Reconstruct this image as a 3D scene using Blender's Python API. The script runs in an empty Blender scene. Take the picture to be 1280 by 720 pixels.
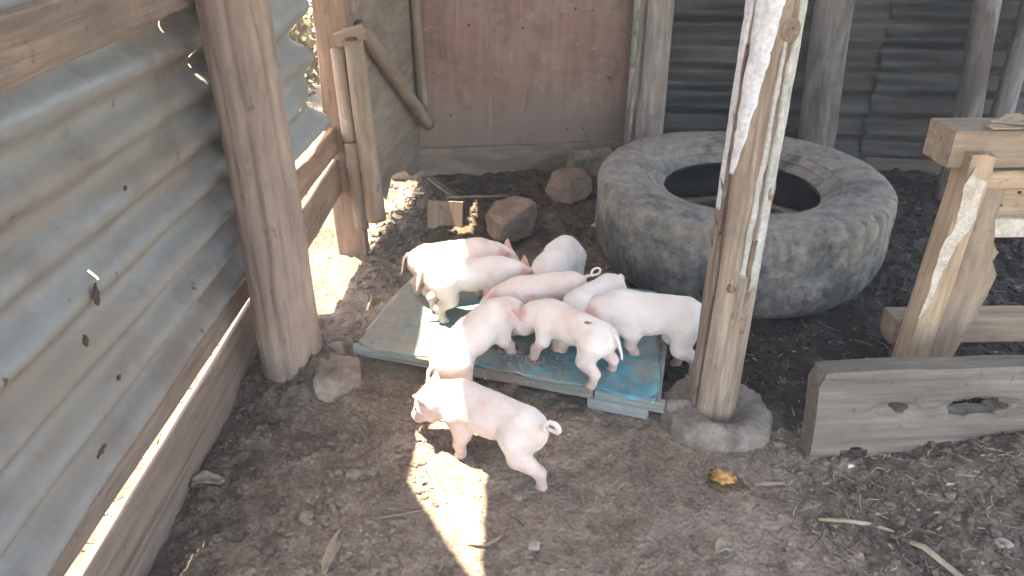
import bpy, math, random
import numpy as np
from mathutils import Matrix, Vector, noise as mnoise

R = math.radians
scene = bpy.context.scene
col = scene.collection

# ---------------------------------------------------------------- camera, sky, sun, exposure
cam_data = bpy.data.cameras.new('camera')
cam_data.lens = 27.0
cam_data.sensor_width = 36.0
cam_data.clip_start = 0.02
cam_data.clip_end = 500.0
cam = bpy.data.objects.new('camera', cam_data)
col.objects.link(cam)
cam.location = (0, 0, 1.35)
cam.rotation_euler = (R(90 - 28.5), 0, 0)
scene.camera = cam

SUN = Vector((0.30, -0.15, -1.0)).normalized()       # the way the sunlight travels
sun_el = math.asin(-SUN.z)
sun_az = math.atan2(-SUN.x, -SUN.y)
world = bpy.data.worlds.new('World')
scene.world = world
world.use_nodes = True
wn = world.node_tree.nodes
sky = wn.new('ShaderNodeTexSky')
sky.sky_type = 'NISHITA'
sky.sun_disc = False
sky.sun_elevation = sun_el
sky.sun_rotation = sun_az
sky.air_density = 1.0
sky.dust_density = 2.5
bg = wn['Background']
bg.inputs['Strength'].default_value = 0.15
world.node_tree.links.new(sky.outputs['Color'], bg.inputs['Color'])

sd = bpy.data.lights.new('sun', 'SUN')
sd.energy = 4.0
sd.angle = R(0.5)
sd.color = (1.0, 0.95, 0.87)
sun = bpy.data.objects.new('sun', sd)
col.objects.link(sun)
sun.location = (-2, 1, 6)
sun.rotation_euler = SUN.to_track_quat('-Z', 'Y').to_euler()

vs = scene.view_settings
vs.view_transform = 'Standard'
vs.look = 'None'
vs.gamma = 1.0
vs.use_curve_mapping = False
vs.exposure = 3.45
vs.use_white_balance = True          # the phone balanced for the shade
vs.white_balance_temperature = 8300
vs.white_balance_tint = 10
scene.render.engine = 'CYCLES'
scene.cycles.use_denoising = True
scene.cycles.denoising_prefilter = 'FAST'
scene.cycles.max_bounces = 7
scene.cycles.diffuse_bounces = 4
scene.cycles.sample_clamp_indirect = 6.0

rng = np.random.default_rng(7)
random.seed(7)

# ---------------------------------------------------------------- numpy noise
def _hash(ix, iy, iz, seed):
    h = (ix * 374761393 + iy * 668265263 + iz * 2147483647 + seed * 974634777) & 0xFFFFFFFF
    h = ((h ^ (h >> 13)) * 1274126177) & 0xFFFFFFFF
    h = (h ^ (h >> 16)) & 0xFFFFFF
    return h / float(0xFFFFFF) * 2 - 1

def vnoise(x, y, z=0.0, seed=0):
    x, y, z = np.broadcast_arrays(np.asarray(x, float), np.asarray(y, float), np.asarray(z, float))
    ix, iy, iz = np.floor(x).astype(np.int64), np.floor(y).astype(np.int64), np.floor(z).astype(np.int64)
    fx, fy, fz = x - ix, y - iy, z - iz
    ux, uy, uz = [f * f * (3 - 2 * f) for f in (fx, fy, fz)]
    r = 0
    for a in (0, 1):
        for b in (0, 1):
            for c in (0, 1):
                w = (ux if a else 1 - ux) * (uy if b else 1 - uy) * (uz if c else 1 - uz)
                r = r + w * _hash(ix + a, iy + b, iz + c, seed)
    return r

def fbm(x, y, z=0.0, seed=0, oct=4, gain=0.5):
    r, a, f = 0, 1.0, 1.0
    for k in range(oct):
        r = r + a * vnoise(np.asarray(x) * f, np.asarray(y) * f, np.asarray(z) * f, seed + 17 * k)
        a *= gain
        f *= 2.03
    return r

def sstep(a, b, x):
    t = np.clip((x - a) / (b - a), 0, 1)
    return t * t * (3 - 2 * t)

# ---------------------------------------------------------------- object helpers
WM = {}     # world matrices of what has been placed

def new_mesh(name, verts, faces, mat=None, smooth=True):
    me = bpy.data.meshes.new(name)
    me.from_pydata([tuple(map(float, v)) for v in verts], [], [tuple(map(int, f)) for f in faces])
    me.validate()
    if smooth:
        me.polygons.foreach_set('use_smooth', [True] * len(me.polygons))
    if mat:
        me.materials.append(mat)
    me.update()
    return me

def link(name, me, M=None, parent=None):
    o = bpy.data.objects.new(name, me)
    col.objects.link(o)
    M = M if M is not None else Matrix.Identity(4)
    WM[o.name] = M.copy()
    if parent is not None:
        o.parent = parent
        o.matrix_parent_inverse = Matrix.Identity(4)
        o.matrix_basis = WM[parent.name].inverted() @ M
    else:
        o.matrix_basis = M
    return o

def tag(o, label, cat, group=None):
    o['label'] = label
    o['category'] = cat
    if group:
        o['group'] = group
    return o

def thing(name, loc, label, cat, group=None):
    o = bpy.data.objects.new(name, None)
    col.objects.link(o)
    o.empty_display_size = 0.1
    o.location = loc
    WM[o.name] = Matrix.Translation(loc)
    return tag(o, label, cat, group)

def frame(p0, p1, side):
    """matrix: X from p0 to p1, Y along side, Z the normal"""
    p0, p1, side = Vector(p0), Vector(p1), Vector(side)
    x = (p1 - p0).normalized()
    z = x.cross(side).normalized()
    y = z.cross(x)
    M = Matrix((x, y, z)).transposed().to_4x4()
    M.translation = p0
    return M, (p1 - p0).length

# ---------------------------------------------------------------- materials
class N:
    def __init__(self, name):
        self.m = bpy.data.materials.new(name)
        self.m.use_nodes = True
        self.t = self.m.node_tree
        self.b = self.t.nodes['Principled BSDF']
    def new(self, t, **kw):
        n = self.t.nodes.new(t)
        for k, v in kw.items():
            setattr(n, k, v)
        return n
    def put(self, sock, v):
        if isinstance(v, bpy.types.NodeSocket):
            self.t.links.new(v, sock)
        elif isinstance(v, (tuple, list)) and len(v) == 3 and sock.type == 'RGBA':
            sock.default_value = (*v, 1)
        else:
            sock.default_value = v
    def coord(self, scale=(1, 1, 1), kind='Object', rand=True):
        tc = self.new('ShaderNodeTexCoord')
        mp = self.new('ShaderNodeMapping')
        self.put(mp.inputs['Vector'], tc.outputs[kind])
        mp.inputs['Scale'].default_value = scale
        if rand:
            oi = self.new('ShaderNodeObjectInfo')
            cx = self.new('ShaderNodeCombineXYZ')
            for i, f in enumerate((37.0, 71.0, 53.0)):
                mm = self.math('MULTIPLY', oi.outputs['Random'], f)
                self.put(cx.inputs[i], mm)
            self.put(mp.inputs['Location'], cx.outputs[0])
        return mp.outputs[0]
    def noise(self, vec, scale, detail=5, rough=0.55, dist=0.0):
        n = self.new('ShaderNodeTexNoise')
        self.put(n.inputs['Vector'], vec)
        n.inputs['Scale'].default_value = scale
        n.inputs['Detail'].default_value = detail
        n.inputs['Roughness'].default_value = rough
        n.inputs['Distortion'].default_value = dist
        return n.outputs['Fac']
    def voro(self, vec, scale, feature='F1', rnd=1.0):
        n = self.new('ShaderNodeTexVoronoi', feature=feature)
        self.put(n.inputs['Vector'], vec)
        n.inputs['Scale'].default_value = scale
        n.inputs['Randomness'].default_value = rnd
        return n.outputs['Distance']
    def ramp(self, fac, stops):
        n = self.new('ShaderNodeValToRGB')
        self.put(n.inputs[0], fac)
        e = n.color_ramp.elements
        while len(e) < len(stops):
            e.new(0.5)
        for q, (p, c) in zip(e, stops):
            q.position = p
            q.color = (*c, 1) if isinstance(c, (tuple, list)) else (c, c, c, 1)
        return n.outputs[0]
    def mix(self, fac, a, b, blend='MIX'):
        n = self.new('ShaderNodeMix', data_type='RGBA', blend_type=blend)
        self.put(n.inputs[0], fac)
        self.put(n.inputs[6], a)
        self.put(n.inputs[7], b)
        return n.outputs[2]
    def math(self, op, a, b=0.0, clamp=False):
        n = self.new('ShaderNodeMath', operation=op, use_clamp=clamp)
        self.put(n.inputs[0], a)
        self.put(n.inputs[1], b)
        return n.outputs[0]
    def sep(self, vec):
        n = self.new('ShaderNodeSeparateXYZ')
        self.put(n.inputs[0], vec)
        return n.outputs
    def bump(self, h, strength=0.5, dist=0.004):
        n = self.new('ShaderNodeBump')
        n.inputs['Strength'].default_value = strength
        n.inputs['Distance'].default_value = dist
        self.put(n.inputs['Height'], h)
        return n.outputs[0]
    def out(self, color, rough=0.8, normal=None, metal=0.0, spec=0.3):
        self.put(self.b.inputs['Base Color'], color)
        self.put(self.b.inputs['Roughness'], rough)
        self.put(self.b.inputs['Metallic'], metal)
        self.b.inputs['Specular IOR Level'].default_value = spec
        if normal is not None:
            self.put(self.b.inputs['Normal'], normal)
        return self.m

def wood(name, dark, mid, light, grain=(1.2, 30, 30), stain=None, stain_amt=0.5, rough=0.85, crack=0.5):
    m = N(name)
    v = m.coord(grain)
    big = m.coord((1.5, 3, 3))
    g = m.noise(v, 2.2, 9, 0.72, 0.35)
    c = m.ramp(g, [(0.25, dark), (0.5, mid), (0.75, light)])
    b = m.noise(big, 2.3, 5, 0.6)
    c = m.mix(1.0, c, m.ramp(m.noise(m.coord((2, 7, 7)), 2.0, 6, 0.65, 0.5), [(0.3, 0.66), (0.7, 1.22)]), 'MULTIPLY')
    if stain:
        c = m.mix(m.ramp(b, [(0.45, 0.0), (0.7, stain_amt)]), c, stain)
    blot = m.noise(m.coord((1, 1, 1)), 38, 3, 0.6)
    c = m.mix(m.ramp(blot, [(0.62, 0.0), (0.75, 0.55)]), c, tuple(x * 0.45 for x in dark))
    cr = m.noise(m.coord((0.6, 55, 55)), 1.2, 3, 0.5, 0.3)
    crm = m.ramp(cr, [(0.0, 1.0), (0.28, 0.8), (0.34, 0.0)])
    c = m.mix(m.math('MULTIPLY', crm, crack), c, tuple(x * 0.3 for x in dark))
    h = m.math('SUBTRACT', g, m.math('MULTIPLY', crm, 0.8))
    return m.out(c, rough, m.bump(h, 0.55, 0.004), spec=0.2)

def log_wood(name, dark, mid, light, patch, patch_amt=0.5, rough=0.85, crack=0.6):
    """as wood, the grain runs along local Z"""
    m = N(name)
    g = m.noise(m.coord((26, 26, 1.3)), 2.2, 9, 0.72, 0.35)
    c = m.ramp(g, [(0.25, dark), (0.5, mid), (0.75, light)])
    c = m.mix(1.0, c, m.ramp(m.noise(m.coord((7, 7, 2)), 2.0, 6, 0.65, 0.5), [(0.3, 0.66), (0.7, 1.22)]), 'MULTIPLY')
    b = m.noise(m.coord((5, 5, 1.6)), 1.7, 6, 0.65, 0.4)
    c = m.mix(m.ramp(b, [(0.46, 0.0), (0.62, patch_amt)]), c, patch)
    spots = m.noise(m.coord((1, 1, 0.5)), 30, 3, 0.6)
    c = m.mix(m.ramp(spots, [(0.64, 0.0), (0.74, 0.6)]), c, tuple(x * 0.4 for x in dark))
    cr = m.noise(m.coord((34, 34, 0.5)), 1.1, 3, 0.5, 0.3)
    crm = m.ramp(cr, [(0.0, 1.0), (0.27, 0.8), (0.33, 0.0)])
    c = m.mix(m.math('MULTIPLY', crm, crack), c, tuple(x * 0.3 for x in dark))
    h = m.math('SUBTRACT', g, m.math('MULTIPLY', crm, 0.8))
    return m.out(c, rough, m.bump(h, 0.6, 0.005), spec=0.2)

def soil_material():
    m = N('soil')
    geo = m.new('ShaderNodeNewGeometry')
    p = geo.outputs['Position']
    x, y, z = m.sep(p)
    n1 = m.noise(p, 2.2, 6, 0.6)
    n2 = m.noise(p, 14, 6, 0.65)
    n3 = m.noise(p, 90, 5, 0.7)
    n4 = m.noise(p, 38, 6, 0.7)
    n0 = m.noise(p, 5.0, 4, 0.6)
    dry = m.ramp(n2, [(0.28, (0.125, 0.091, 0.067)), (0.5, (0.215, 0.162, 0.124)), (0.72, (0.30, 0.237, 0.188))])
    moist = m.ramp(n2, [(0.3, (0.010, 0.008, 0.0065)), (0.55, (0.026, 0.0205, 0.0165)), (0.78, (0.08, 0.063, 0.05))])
    # damp muck: behind and right of the tyre, and along the foot of the left wall
    def smooth(v, a, b):
        mr = m.new('ShaderNodeMapRange', interpolation_type='SMOOTHSTEP')
        m.put(mr.inputs[0], v)
        mr.inputs[1].default_value = a
        mr.inputs[2].default_value = b
        return mr.outputs[0]
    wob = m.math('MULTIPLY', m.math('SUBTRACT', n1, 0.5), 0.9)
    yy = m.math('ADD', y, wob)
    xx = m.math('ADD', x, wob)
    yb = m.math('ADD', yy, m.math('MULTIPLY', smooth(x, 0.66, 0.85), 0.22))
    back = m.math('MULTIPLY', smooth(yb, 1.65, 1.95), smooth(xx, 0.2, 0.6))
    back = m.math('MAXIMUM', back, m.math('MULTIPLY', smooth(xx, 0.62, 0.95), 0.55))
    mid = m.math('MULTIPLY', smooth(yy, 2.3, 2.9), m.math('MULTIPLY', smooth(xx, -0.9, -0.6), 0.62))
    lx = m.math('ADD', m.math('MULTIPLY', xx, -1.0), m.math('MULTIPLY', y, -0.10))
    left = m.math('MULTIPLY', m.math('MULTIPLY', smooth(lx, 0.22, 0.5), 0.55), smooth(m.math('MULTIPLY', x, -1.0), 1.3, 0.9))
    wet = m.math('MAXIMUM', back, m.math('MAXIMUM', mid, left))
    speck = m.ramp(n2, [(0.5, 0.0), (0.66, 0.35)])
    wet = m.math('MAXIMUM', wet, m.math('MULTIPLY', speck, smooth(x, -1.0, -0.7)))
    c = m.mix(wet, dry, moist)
    grain = m.ramp(n3, [(0.32, 0.55), (0.5, 1.0), (0.7, 1.25)])
    c = m.mix(1.0, c, grain, 'MULTIPLY')
    c = m.mix(1.0, c, m.ramp(n4, [(0.30, 0.55), (0.46, 1.0), (0.75, 1.18)]), 'MULTIPLY')
    c = m.mix(1.0, c, m.ramp(n0, [(0.30, 0.72), (0.70, 1.2)]), 'MULTIPLY')
    vo = m.voro(p, 110)
    h = m.math('ADD', m.math('MULTIPLY', n3, 0.7), m.math('MULTIPLY', vo, 0.8))
    h = m.math('ADD', h, n2)
    rough = m.math('SUBTRACT', 0.95, m.math('MULTIPLY', wet, 0.2))
    return m.out(c, rough, m.bump(h, 0.7, 0.009), spec=0.25)

def sheet_metal(name, base, dusty, rust, rust_amt, dust_amt, metal=0.55, rough=0.5):
    m = N(name)
    o = m.coord((1, 1, 1))
    l = m.coord((0.8, 5, 5))
    n1 = m.noise(l, 2.0, 6, 0.6, 0.5)
    n2 = m.noise(o, 3.0, 7, 0.65)
    n3 = m.noise(o, 45, 4, 0.6)
    c = m.mix(m.ramp(n3, [(0.3, 0.0), (0.75, 0.5)]), base, tuple(x * 1.35 for x in base))
    d = m.ramp(n1, [(0.38, 0.0), (0.62, dust_amt)])
    c = m.mix(d, c, dusty)
    r = m.ramp(n2, [(0.5, 0.0), (0.68, rust_amt)])
    c = m.mix(r, c, rust)
    sp = m.noise(o, 24, 3, 0.65)
    spm = m.ramp(sp, [(0.68, 0.0), (0.73, 0.85)])
    c = m.mix(spm, c, (0.03, 0.024, 0.02))
    cover = m.math('MAXIMUM', d, r)
    met = m.math('MULTIPLY', m.math('SUBTRACT', 1.0, cover, True), metal)
    ro = m.math('ADD', rough, m.math('MULTIPLY', cover, 0.35))
    return m.out(c, ro, m.bump(m.math('ADD', n3, n2), 0.25, 0.003), met, 0.4)

M_SOIL = soil_material()
M_SHEET = sheet_metal('weathered galvanised sheet', (0.195, 0.203, 0.203), (0.19, 0.155, 0.126), (0.115, 0.082, 0.063), 0.6, 0.9, 0.25, 0.5)
M_SHEET2 = sheet_metal('pale galvanised sheet', (0.20, 0.215, 0.21), (0.22, 0.20, 0.17), (0.16, 0.12, 0.09), 0.35, 0.6, 0.2, 0.55)
M_SHEET_DARK = sheet_metal('sooty rusted sheet', (0.020, 0.022, 0.024), (0.10, 0.096, 0.09), (0.05, 0.033, 0.025), 0.6, 0.85, 0.2, 0.6)  # pale bands along the rows also stand in for light on the ridges
M_PLANK = wood('brown plank', (0.10, 0.073, 0.058), (0.195, 0.145, 0.117), (0.26, 0.20, 0.163), stain=(0.16, 0.122, 0.10))
M_PLANK_ORANGE = wood('orange brown timber', (0.13, 0.082, 0.058), (0.22, 0.143, 0.102), (0.29, 0.20, 0.147), stain=(0.14, 0.10, 0.08))
M_PLY_SIDE = wood('grey brown plywood', (0.16, 0.125, 0.10), (0.22, 0.175, 0.14), (0.27, 0.22, 0.18), grain=(2, 9, 9), stain=(0.14, 0.11, 0.09), crack=0.15)
M_STICK = wood('stripped pole wood', (0.13, 0.09, 0.065), (0.24, 0.175, 0.13), (0.32, 0.245, 0.19), stain=(0.15, 0.115, 0.09), crack=0.5)
M_STICK_LOG = log_wood('split pole wood', (0.13, 0.095, 0.07), (0.24, 0.18, 0.135), (0.32, 0.25, 0.195), (0.15, 0.115, 0.09), 0.6, crack=0.6)
M_LOG_LEFT = log_wood('smooth brown log', (0.15, 0.107, 0.085), (0.245, 0.184, 0.152), (0.315, 0.245, 0.205), (0.20, 0.15, 0.123), 0.5, crack=0.6)
M_LOG_FRONT = log_wood('debarked tan log', (0.12, 0.082, 0.06), (0.265, 0.20, 0.152), (0.39, 0.315, 0.255), (0.17, 0.12, 0.09), 0.8, crack=1.0)
M_LOG_BACK = log_wood('grey log', (0.14, 0.115, 0.10), (0.27, 0.23, 0.205), (0.36, 0.32, 0.29), (0.17, 0.13, 0.11), 0.55)
M_LOG_DARK = log_wood('mottled grey pole', (0.08, 0.07, 0.065), (0.17, 0.156, 0.147), (0.26, 0.243, 0.232), (0.075, 0.058, 0.05), 0.85)
M_RAW = wood('raw sawn wood', (0.22, 0.145, 0.09), (0.39, 0.275, 0.18), (0.50, 0.38, 0.27), stain=(0.24, 0.168, 0.115), crack=0.35)
M_RAW_DULL = wood('dulled sawn wood', (0.15, 0.107, 0.074), (0.28, 0.205, 0.145), (0.37, 0.285, 0.21), stain=(0.16, 0.12, 0.092), crack=0.4)
M_GREYPLANK = wood('weathered grey plank', (0.075, 0.06, 0.049), (0.15, 0.124, 0.103), (0.225, 0.19, 0.16), grain=(1.0, 26, 26), stain=(0.15, 0.12, 0.095), crack=0.7)

def ply_red_material():
    m = N('worn red brown plywood')
    o = m.coord((1, 1, 1), rand=False)
    g = m.noise(m.coord((14, 1.0, 14), rand=False), 2.0, 7, 0.6, 0.4)
    c = m.ramp(g, [(0.3, (0.175, 0.098, 0.075)), (0.55, (0.225, 0.132, 0.103)), (0.75, (0.255, 0.162, 0.128))])
    n = m.noise(o, 3.2, 7, 0.68, 0.5)
    c = m.mix(m.ramp(n, [(0.45, 0.0), (0.65, 0.7)]), c, (0.25, 0.185, 0.155))
    # bare, muddied band along the lower edge
    c = m.mix(m.ramp(m.noise(o, 6.5, 8, 0.75, 0.3), [(0.50, 0.0), (0.68, 0.7)]), c, (0.10, 0.062, 0.05))
    c = m.mix(m.ramp(m.noise(m.coord((1, 1.6, 1), rand=False), 9.5, 8, 0.75, 0.3), [(0.56, 0.0), (0.70, 0.7)]), c, (0.31, 0.235, 0.195))
    x, y, z = m.sep(o)
    e = m.math('ADD', y, m.math('MULTIPLY', m.math('SUBTRACT', n, 0.5), 0.7))
    mr = m.new('ShaderNodeMapRange', interpolation_type='SMOOTHSTEP')
    m.put(mr.inputs[0], e)
    mr.inputs[1].default_value = 0.36
    mr.inputs[2].default_value = 0.05
    c = m.mix(m.math('MULTIPLY', mr.outputs[0], 0.75), c, (0.20, 0.155, 0.13))
    s = m.noise(m.coord((3, 9, 3), rand=False), 5, 6, 0.7, 1.2)
    c = m.mix(m.ramp(s, [(0.64, 0.0), (0.70, 0.75)]), c, (0.34, 0.25, 0.20))
    s2 = m.noise(m.coord((6, 2, 6), rand=False), 3.1, 6, 0.7, 0.6)
    c = m.mix(m.ramp(s2, [(0.62, 0.0), (0.72, 0.6)]), c, (0.09, 0.05, 0.04))
    v3 = m.noise(m.coord((22, 1.1, 22), rand=False), 1.7, 5, 0.6, 0.2)
    c = m.mix(m.ramp(v3, [(0.62, 0.0), (0.70, 0.4)]), c, (0.34, 0.24, 0.19))
    v4 = m.noise(m.coord((30, 1.6, 30), rand=False), 1.3, 5, 0.6, 0.2)
    c = m.mix(m.ramp(v4, [(0.66, 0.0), (0.74, 0.45)]), c, (0.09, 0.055, 0.044))
    return m.out(c, 0.75, m.bump(m.math('ADD', g, s), 0.3, 0.003), spec=0.3)
M_PLY_RED = ply_red_material()

def rubber_material():
    m = N('mud caked rubber')
    o = m.coord((1, 1, 1), rand=False)
    n = m.noise(o, 7.0, 9, 0.72, 0.2)
    n2 = m.noise(o, 30, 7, 0.72)
    n3 = m.noise(o, 120, 4, 0.6)
    x, y, z = m.sep(o)
    c = m.ramp(n2, [(0.3, (0.028, 0.030, 0.033)), (0.7, (0.085, 0.090, 0.095))])
    mud = m.ramp(n2, [(0.3, (0.13, 0.114, 0.096)), (0.7, (0.29, 0.262, 0.23))])
    # dust has settled on the upper side, splashes lower down
    mr = m.new('ShaderNodeMapRange', interpolation_type='SMOOTHSTEP')
    m.put(mr.inputs[0], z)
    mr.inputs[1].default_value = 0.05
    mr.inputs[2].default_value = 0.36
    mr.inputs[3].default_value = -0.07
    mr.inputs[4].default_value = 0.055
    k = m.math('ADD', n, mr.outputs[0])
    c = m.mix(m.ramp(k, [(0.42, 0.10), (0.56, 0.88)]), c, mud)
    # weather cracks
    wv = m.new('ShaderNodeVectorMath', operation='MULTIPLY_ADD')
    nc = m.new('ShaderNodeTexNoise')
    nc.inputs['Scale'].default_value = 9
    m.put(nc.inputs['Vector'], o)
    m.put(wv.inputs[0], nc.outputs['Color'])
    wv.inputs[1].default_value = (0.12, 0.12, 0.12)
    m.put(wv.inputs[2], o)
    ck = m.voro(wv.outputs[0], 11, 'DISTANCE_TO_EDGE')
    ckm = m.math('MULTIPLY', m.ramp(ck, [(0.0, 1.0), (0.022, 0.0)]), m.ramp(n, [(0.52, 0.0), (0.64, 0.8)]))
    c = m.mix(m.math('MULTIPLY', ckm, 0.8), c, (0.015, 0.014, 0.013))
    h = m.math('ADD', m.math('ADD', n, m.math('MULTIPLY', n2, 0.6)), m.math('SUBTRACT', m.math('MULTIPLY', n3, 0.2), ckm))
    return m.out(c, 0.75, m.bump(h, 0.4, 0.006), spec=0.35)
M_RUBBER = rubber_material()

def flat_noise(name, c1, c2, c3, scale=18, rough=0.9, bump=0.5, spec=0.25, bd=0.006):
    m = N(name)
    o = m.coord((1, 1, 1))
    n = m.noise(o, scale, 7, 0.65)
    n2 = m.noise(o, scale * 6, 4, 0.65)
    c = m.ramp(n, [(0.3, c1), (0.5, c2), (0.72, c3)])
    c = m.mix(1.0, c, m.ramp(n2, [(0.3, 0.75), (0.7, 1.15)]), 'MULTIPLY')
    return m.out(c, rough, m.bump(m.math('ADD', n, n2), bump, bd), spec=spec)
M_LINER = flat_noise('black tyre liner', (0.010, 0.010, 0.011), (0.016, 0.016, 0.017), (0.03, 0.029, 0.028), 9, 0.6)
M_CONCRETE = flat_noise('dirty concrete', (0.10, 0.08, 0.066), (0.19, 0.157, 0.133), (0.28, 0.24, 0.208), 14)
M_STONE_RED = flat_noise('red brown stone', (0.17, 0.12, 0.095), (0.25, 0.18, 0.145), (0.34, 0.26, 0.215), 14)
M_STONE_GREY = flat_noise('grey stone', (0.14, 0.115, 0.095), (0.22, 0.185, 0.155), (0.30, 0.26, 0.22), 14)
M_CLOD = flat_noise('soil crumbs', (0.03, 0.024, 0.019), (0.07, 0.054, 0.043), (0.13, 0.10, 0.08), 7)
M_CLOD_DRY = flat_noise('dry soil crumbs', (0.13, 0.10, 0.08), (0.23, 0.18, 0.145), (0.33, 0.265, 0.215), 7)
M_STRAW = flat_noise('dry straw', (0.18, 0.135, 0.09), (0.30, 0.24, 0.165), (0.42, 0.35, 0.26), 5)
M_CHIP = flat_noise('dead leaf bits', (0.13, 0.09, 0.065), (0.24, 0.18, 0.135), (0.36, 0.30, 0.24), 5)
M_BARK_WHITE = flat_noise('bleached bark', (0.44, 0.43, 0.43), (0.56, 0.56, 0.57), (0.66, 0.66, 0.68), 14, 0.8, 0.25)
M_BARK_BROWN = flat_noise('brown inner bark', (0.07, 0.045, 0.033), (0.16, 0.108, 0.08), (0.27, 0.195, 0.15), 22)
M_BARK_PALE = flat_noise('pale grey green bark', (0.24, 0.235, 0.205), (0.36, 0.355, 0.32), (0.45, 0.445, 0.41), 14)
M_LICHEN = flat_noise('green lichen bark', (0.15, 0.17, 0.13), (0.26, 0.29, 0.235), (0.36, 0.385, 0.33), 16)
M_COB = flat_noise('orange fruit flesh', (0.16, 0.07, 0.02), (0.42, 0.23, 0.07), (0.58, 0.38, 0.16), 45, 0.7)
M_SKINPEEL = flat_noise('dark fruit skin', (0.03, 0.018, 0.012), (0.07, 0.04, 0.022), (0.13, 0.08, 0.045), 30, 0.6)
M_WHITE = flat_noise('white shell', (0.5, 0.49, 0.46), (0.66, 0.65, 0.62), (0.75, 0.74, 0.71), 30)
M_PAPER = flat_noise('torn paper fibre', (0.33, 0.275, 0.215), (0.47, 0.41, 0.335), (0.57, 0.51, 0.435), 20, 0.9, 0.3)
M_NAIL = flat_noise('rusty iron', (0.03, 0.02, 0.016), (0.06, 0.04, 0.03), (0.11, 0.075, 0.05), 60, 0.6)
M_GRASS = flat_noise('outside grass', (0.05, 0.055, 0.022), (0.09, 0.085, 0.04), (0.16, 0.13, 0.065), 5)
M_LITTER_W = flat_noise('pale litter scraps', (0.5, 0.48, 0.44), (0.62, 0.6, 0.56), (0.7, 0.68, 0.65), 9)
M_LITTER_R = flat_noise('red plastic litter', (0.4, 0.08, 0.03), (0.55, 0.13, 0.05), (0.6, 0.2, 0.1), 9)

def blue_sheet_material():
    m = N('peeling blue paint')
    o = m.coord((1, 1, 1), rand=False)
    n = m.noise(o, 7.0, 9, 0.74, 0.2)
    n2 = m.noise(o, 26, 7, 0.72, 0.2)
    n3 = m.noise(o, 4.3, 5, 0.6)
    blue = m.ramp(n2, [(0.3, (0.028, 0.14, 0.185)), (0.55, (0.06, 0.25, 0.30)), (0.75, (0.15, 0.36, 0.40))])
    worn = m.ramp(n2, [(0.3, (0.12, 0.135, 0.125)), (0.7, (0.24, 0.265, 0.25))])
    c = m.mix(m.ramp(n, [(0.44, 0.0), (0.54, 0.9)]), blue, worn)
    x, y, z = m.sep(o)
    # trodden brown towards the left end
    mr = m.new('ShaderNodeMapRange', interpolation_type='SMOOTHSTEP')
    m.put(mr.inputs[0], m.math('ADD', x, m.math('MULTIPLY', m.math('SUBTRACT', n3, 0.5), 0.8)))
    mr.inputs[1].default_value = 0.30
    mr.inputs[2].default_value = 0.02
    c = m.mix(m.math('MULTIPLY', mr.outputs[0], 0.8), c, m.ramp(n2, [(0.3, (0.17, 0.14, 0.115)), (0.7, (0.27, 0.235, 0.20))]))
    n4 = m.noise(o, 12, 8, 0.74, 0.2)
    c = m.mix(m.ramp(n4, [(0.57, 0.0), (0.63, 0.8)]), c, (0.26, 0.215, 0.165))
    c = m.mix(m.ramp(n4, [(0.33, 0.7), (0.40, 0.0)]), c, (0.06, 0.052, 0.045))
    rough = m.ramp(n2, [(0.3, 0.35), (0.7, 0.65)])
    return m.out(c, rough, m.bump(m.math('ADD', n, n4), 0.35, 0.003), spec=0.5)
M_BLUE = blue_sheet_material()
M_BLUEWOOD = wood('pale blue painted wood', (0.13, 0.14, 0.13), (0.24, 0.27, 0.265), (0.33, 0.36, 0.35), stain=(0.19, 0.155, 0.125), stain_amt=0.9)

def skin_material(name, tone):
    m = N(name)
    at = m.new('ShaderNodeAttribute', attribute_name='tint')
    s = m.new('ShaderNodeSeparateColor')
    m.put(s.inputs[0], at.outputs['Color'])
    o = m.coord((1, 1, 1))
    n = m.noise(o, 16, 5, 0.6)
    n2 = m.noise(o, 60, 5, 0.65)
    pale = m.ramp(n, [(0.3, tuple(a * b for a, b in zip((0.60, 0.485, 0.43), tone))), (0.7, tuple(a * b for a, b in zip((0.69, 0.60, 0.555), tone)))])
    pink = m.ramp(n, [(0.3, (0.50, 0.27, 0.225)), (0.7, (0.60, 0.38, 0.325))])
    c = m.mix(s.outputs[0], pale, pink)
    c = m.mix(m.math('MULTIPLY', s.outputs[1], m.ramp(n2, [(0.3, 0.2), (0.65, 0.8)])), c, (0.27, 0.20, 0.155))
    c = m.mix(m.ramp(m.noise(o, 9, 6, 0.7), [(0.60, 0.0), (0.75, 0.35)]), c, (0.42, 0.33, 0.28))
    c = m.mix(s.outputs[2], c, (0.33, 0.23, 0.18))
    hairs = m.noise(m.coord((22, 90, 90)), 6, 3, 0.6)
    h = m.math('ADD', m.math('MULTIPLY', n2, 0.8), hairs)
    r = m.out(c, 0.6, m.bump(h, 0.22, 0.002), spec=0.3)
    m.b.inputs['Subsurface Weight'].default_value = 0.25
    m.b.inputs['Subsurface Radius'].default_value = (0.012, 0.005, 0.003)
    m.b.inputs['Subsurface Scale'].default_value = 0.6
    m.b.inputs['Sheen Weight'].default_value = 0.15
    return r
M_SKINS = [skin_material('piglet skin', (1, 1, 1)), skin_material('piglet skin pale', (1.04, 1.08, 1.10)), skin_material('piglet skin rosy', (0.99, 0.93, 0.91))]
M_HAIR = flat_noise('pale bristle', (0.66, 0.60, 0.54), (0.74, 0.69, 0.63), (0.8, 0.76, 0.71), 20, 0.5, 0.0)
me_ = N('dark eye')
M_EYE = me_.out((0.02, 0.013, 0.01), 0.15, spec=0.5)

# ---------------------------------------------------------------- shapes
def add_mod_solid(o, t):
    s = o.modifiers.new('thickness', 'SOLIDIFY')
    s.thickness = t
    s.offset = 0
    return o

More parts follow.
